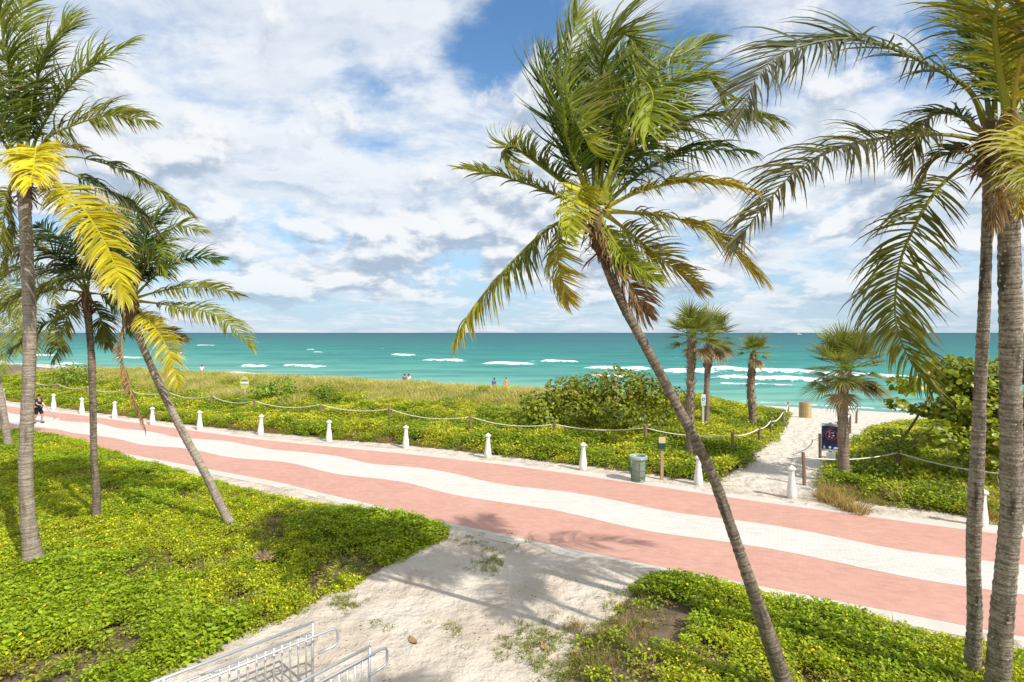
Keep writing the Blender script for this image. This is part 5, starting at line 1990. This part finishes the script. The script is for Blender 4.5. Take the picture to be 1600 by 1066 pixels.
def person(loc, label, yaw, J, shirt=None, shorts=None, hair=(.03, .022, .016), skin=(.42, .26, .18), shoes=None, scale=1.0):
    """J: joint positions (x forward, y left, z up), metres"""
    root = empty('person', loc, label, 'person')
    root.rotation_euler = (0, 0, yaw)
    names = ['pelvis', 'waist', 'chest', 'neck', 'head', 'crown', 'shL', 'elL', 'wrL', 'haL', 'shR', 'elR', 'wrR', 'haR', 'hipL', 'knL', 'anL', 'toL', 'hipR', 'knR', 'anR', 'toR']
    rad = [.115, .105, .125, .052, .082, .07, .06, .043, .030, .034, .06, .043, .030, .034, .095, .062, .042, .036, .095, .062, .042, .036]
    V = [np.array(J[n]) * scale for n in names]
    ix = {n: i for i, n in enumerate(names)}
    E = [('pelvis', 'waist'), ('waist', 'chest'), ('chest', 'neck'), ('neck', 'head'), ('head', 'crown'), ('chest', 'shL'), ('shL', 'elL'), ('elL', 'wrL'), ('wrL', 'haL'), ('chest', 'shR'), ('shR', 'elR'), ('elR', 'wrR'), ('wrR', 'haR'),
         ('pelvis', 'hipL'), ('hipL', 'knL'), ('knL', 'anL'), ('anL', 'toL'), ('pelvis', 'hipR'), ('hipR', 'knR'), ('knR', 'anR'), ('anR', 'toR')]
    Ei = [(ix[a], ix[b]) for a, b in E]
    VV, RR = list(V), list(rad)
    for h, w in (('haL', 'wrL'), ('haR', 'wrR')):
        hv, wv = V[ix[h]], V[ix[w]]
        d = (hv - wv) / (np.linalg.norm(hv - wv) + 1e-9)
        sd = np.cross(d, [0, 0, 1.]) if abs(d[2]) < .9 else np.array([1., 0, 0])
        sd /= np.linalg.norm(sd)
        for k, (o, l) in enumerate(((-.03, .07), (-.01, .085), (.01, .08), (.03, .065))):
            VV.append(hv + sd * o + d * l)
            RR.append(.010)
            Ei.append((ix[h], len(VV) - 1))
        VV.append(wv + d * .04 + sd * .055)
        RR.append(.011)
        Ei.append((ix[w], len(VV) - 1))
    o = skin_mesh('body', VV, Ei, RR, skin, M_CLOTH)
    o.parent = root
    if shirt is not None:
        nn = ['waist', 'chest', 'shL', 'elL', 'shR', 'elR', 'pelvis']
        P = [V[ix[q]].copy() for q in nn]
        P[3] = P[2] * .35 + P[3] * .65
        P[5] = P[4] * .35 + P[5] * .65
        o = skin_mesh('shirt', P, [(6, 0), (0, 1), (1, 2), (2, 3), (1, 4), (4, 5)], [.128, .145, .078, .066, .078, .066, .132], shirt, M_CLOTH)
        o.parent = root
    if shorts is not None:
        nn = ['pelvis', 'hipL', 'knL', 'hipR', 'knR']
        P = [V[ix[q]].copy() for q in nn]
        o = skin_mesh('shorts', P, [(0, 1), (1, 2), (0, 3), (3, 4)], [.138, .112, .09, .112, .09], shorts, M_CLOTH)
        o.parent = root
    hd, cr = V[ix['head']], V[ix['crown']]
    up = (cr - hd) / np.linalg.norm(cr - hd)
    mb = MB()
    fw = np.array([1., 0, 0])
    k = 10
    ang = np.arange(k) / k * 6.283
    pr = []
    for t in np.linspace(0, 1, 6):
        rr = .108 * math.cos(t * 1.45)
        z = .01 + .125 * math.sin(t * 1.5)
        pr.append(np.stack([hd[0] - .018 + rr * np.cos(ang), hd[1] + rr * np.sin(ang) * .9, hd[2] + z + 0 * ang - .045 * (np.cos(ang) < 0)], 1))
    F = [(i * k + j, i * k + (j + 1) % k, (i + 1) * k + (j + 1) % k, (i + 1) * k + j) for i in range(5) for j in range(k)] + [tuple(range(5 * k, 6 * k))]
    mb.add(np.vstack(pr), F, hair)
    mb.build('hair', M_CLOTH, root, True)
    mb = MB()
    mb.tube([hd + fw * .07 + [0, 0, .02], hd + fw * .105 + [0, 0, -.02], hd + fw * .075 + [0, 0, -.03]], [.009, .014, .008], 5, skin)
    for s in (-1, 1):
        mb.tube([hd + [.0, s * .082, .02], hd + [-.01, s * .1, -.01], hd + [.0, s * .083, -.035]], [.008, .013, .008], 5, skin)
        mb.tube([hd + fw * .078 + [0, s * .032, .018], hd + fw * .086 + [0, s * .032, .018]], .009, 5, (.03, .02, .015))
    mb.tube([hd + fw * .079 + [0, -.02, -.05], hd + fw * .083 + [0, .02, -.05]], .006, 4, (.30, .12, .10))
    mb.build('face', M_CLOTH, root, True)
    if shoes is not None:
        for s in ('L', 'R'):
            an, to = V[ix['an' + s]], V[ix['to' + s]]
            o = skin_mesh('shoe', [an + [-.04, 0, -.03], (an + to) / 2 + [0, 0, -.015], to + [.02, 0, 0]], [(0, 1), (1, 2)], [.05, .052, .045], shoes, M_CLOTH)
            o.parent = root
    return root


STAND = dict(pelvis=(0, 0, .93), waist=(.01, 0, 1.08), chest=(.0, 0, 1.28), neck=(.02, 0, 1.46), head=(.05, 0, 1.58), crown=(.04, 0, 1.66),
             shL=(0, .18, 1.38), elL=(-.02, .24, 1.10), wrL=(.06, .24, .87), haL=(.08, .23, .79), shR=(0, -.18, 1.38), elR=(-.02, -.24, 1.10), wrR=(.06, -.24, .87), haR=(.08, -.23, .79),
             hipL=(0, .09, .86), knL=(.03, .10, .48), anL=(-.01, .10, .08), toL=(.14, .11, .035), hipR=(0, -.09, .86), knR=(.03, -.10, .48), anR=(-.01, -.10, .08), toR=(.14, -.11, .035))
WALK = dict(STAND)
WALK.update(elR=(.12, -.22, 1.14), wrR=(.33, -.14, 1.06), haR=(.40, -.11, 1.04), elL=(.10, .22, 1.12), wrL=(.32, .12, 1.00), haL=(.39, .09, .98),
            knL=(.16, .10, .50), anL=(.10, .10, .10), toL=(.25, .11, .05), knR=(-.04, -.10, .49), anR=(-.20, -.10, .12), toR=(-.08, -.11, .035))
SIT = dict(STAND)
SIT.update(pelvis=(0, 0, .14), waist=(-.02, 0, .30), chest=(-.04, 0, .50), neck=(-.02, 0, .68), head=(.02, 0, .80), crown=(.02, 0, .88), shL=(-.04, .18, .60), elL=(.06, .26, .38), wrL=(.26, .22, .34), haL=(.34, .2, .36),
           shR=(-.04, -.18, .60), elR=(.06, -.26, .38), wrR=(.26, -.22, .34), haR=(.34, -.2, .36), hipL=(.06, .1, .14), knL=(.42, .14, .42), anL=(.62, .12, .09), toL=(.75, .13, .04), hipR=(.06, -.1, .14), knR=(.42, -.14, .42), anR=(.62, -.12, .09), toR=(.75, -.13, .04))
pw = px(60, 662)
pw = np.array([pw[0], pw[1], .016])
NAVY = (.018, .022, .045)
person(pw, 'person in navy shirt and dark shorts walking the promenade holding a long white pole', math.radians(0), WALK, NAVY, (.02, .022, .035), shoes=(.04, .04, .045))
# the pole: from the hands forward and down to the paving
mb = MB()
h = pw + np.array([.40, -.01, 1.02])
tip = px(88, 656)
tip[2] = .03
back = h - (tip - h) * .18
mb.tube([back, h, (h + tip) / 2 + [0, 0, .02], tip], .028, 8, (.72, .70, .68))
pole = empty('cleaning_pole', tip, 'long white pole held out over the paving by the person in navy', 'pole')
part(mb, 'shaft', M_VC, pole, True)
mb = MB()
mb.box(tip + np.array([0, 0, .01]), (.16, .30, .05), (.60, .58, .56))
part(mb, 'head', M_VC, pole)


def beach_spot(x, y):
    """walk out along the pixel's ray to the sand"""
    d = ray(x, y)
    t = 20.0
    while t < 200:
        q = d * t + np.array([0, 0, HCAM])
        if q[2] <= max(float(ground_z(q[0], q[1])), SEA_Z - .3):
            return np.array([q[0], q[1], float(ground_z(q[0], q[1])) + .01])
        t += .1
    return q


def at_s(x, s):
    """ground point straight below pixel column x at distance s from the promenade edge"""
    a = (x - CX) / FPX
    D = (s + OO @ NN) / (NN[0] * a + NN[1])
    q = np.array([a * D, D, 0])
    q[2] = float(ground_z(q[0], q[1])) + .01
    return q


person(at_s(791, 27.5), 'tanned person in orange swimwear standing on the beach past the dune', math.radians(80), STAND, None, (.60, .22, .05), hair=(.20, .11, .05), skin=(.52, .29, .16))
person(at_s(772, 26.5), 'person in blue top bending beside the swimmer in orange on the beach', math.radians(60), STAND, (.05, .16, .36), (.02, .03, .06), scale=.92)
person(at_s(784, 25.0), 'person in black sitting on the beach sand beside the others', math.radians(70), SIT, (.03, .03, .035), (.03, .03, .035), scale=1.05)
person(at_s(632, 25.0), 'dark haired person in grey on the beach seen over the dune grass', math.radians(75), STAND, (.12, .12, .14), (.03, .03, .04), scale=.95)
person(at_s(638, 25.4), 'dark haired person in white on the beach seen over the dune grass', math.radians(75), STAND, (.70, .68, .66), (.2, .2, .22), scale=.97)
person(at_s(315, 26.0), 'person in white shirt alone on the beach past the grassy dune', math.radians(95), STAND, (.74, .73, .72), (.2, .2, .22), scale=1.0)


# ------------------------------------------------------------------ small things
def husk():
    p = on_ground((411, 893))
    root = empty('palm_husk', (p[0], p[1], p[2] + .2), 'dried brown palm flower husk lying on the ground cover', 'husk')
    r = np.random.default_rng(4)
    mb = MB()
    mb.tube([(-.14, 0, .02), (-.05, .02, .07), (.06, .0, .10), (.15, -.02, .12)], [.05, .10, .10, .03], 8, (.20, .12, .075))
    mb.build('sheath', M_FIBRE, root, True)
    mb = MB()
    for i in range(90):
        d = np.array([r.normal(.1, .35), r.normal(0, .3), abs(r.normal(.5, .3))])
        d /= np.linalg.norm(d)
        b = np.array([r.uniform(-.1, .12), r.normal(0, .04), .08])
        e = b + d * r.uniform(.14, .27)
        mb.tube([b, (b + e) / 2 + r.normal(0, .015, 3), e], [.006, .005, .002], 3, np.array([.42, .28, .19]) * r.uniform(.6, 1.3), cap=False)
    mb.build('bristles', M_FIBRE, root)


husk()


def boat():
    p = pd(1248, 521.5, 1750)
    root = empty('motor_boat', (p[0], p[1], SEA_Z), 'white motor boat far out near the horizon', 'boat')
    mb = MB()
    pr = [(-7, 2.0), (-2, 2.4), (3, 2.2), (6, 1.2), (8, .05)]
    V, F = [], []
    for (a, w) in pr:
        V += [(a, -w, 1.8), (a, -w * .5, -.4), (a, w * .5, -.4), (a, w, 1.8)]
    for i in range(len(pr) - 1):
        o = i * 4
        F += [(o + k, o + k + 1, o + 5 + k, o + 4 + k) for k in range(3)] + [(o, o + 4, o + 7, o + 3)]
    F += [(0, 3, 2, 1)]
    mb.add(V, F, (.80, .81, .82))
    mb.build('hull', M_VC, root)
    mb = MB()
    mb.box((-1, 0, 2.8), (5, 3, 2), (.75, .76, .78))
    mb.build('cabin', M_VC, root)
    mb = MB()
    mb.tube([(-1, 0, 3.8), (-1, 0, 6.5)], .12, 6, (.7, .7, .7))
    mb.build('mast', M_VC, root)


boat()


def palm_debris():
    r = np.random.default_rng(12)
    for i, q in enumerate([(850, 1010), (1022, 1044), (645, 1002)]):
        p = on_ground(q)
        mb = MB()
        a = r.random() * 6.283
        d = np.array([math.cos(a), math.sin(a), 0])
        s = np.array([-math.sin(a), math.cos(a), 0])
        V = []
        for t in np.linspace(-1, 1, 6):
            w = .05 * (1 - t * t) + .006
            V += [p + d * t * .14 + s * w + [0, 0, .02 + .03 * t * t], p + d * t * .14 + [0, 0, .012], p + d * t * .14 - s * w + [0, 0, .025 + .03 * t * t]]
        F = []
        for k in range(5):
            o = 3 * k
            F += [(o, o + 1, o + 4, o + 3), (o + 1, o + 2, o + 5, o + 4)]
        mb.add(V, F, np.array([.34, .22, .13]) * r.uniform(.8, 1.2))
        root = mb.build('dry_leaf', M_FIBRE)
        tag(root, 'curled dry brown leaf lying on the sandy ground', 'leaf', 'dry leaves on the sand')


palm_debris()
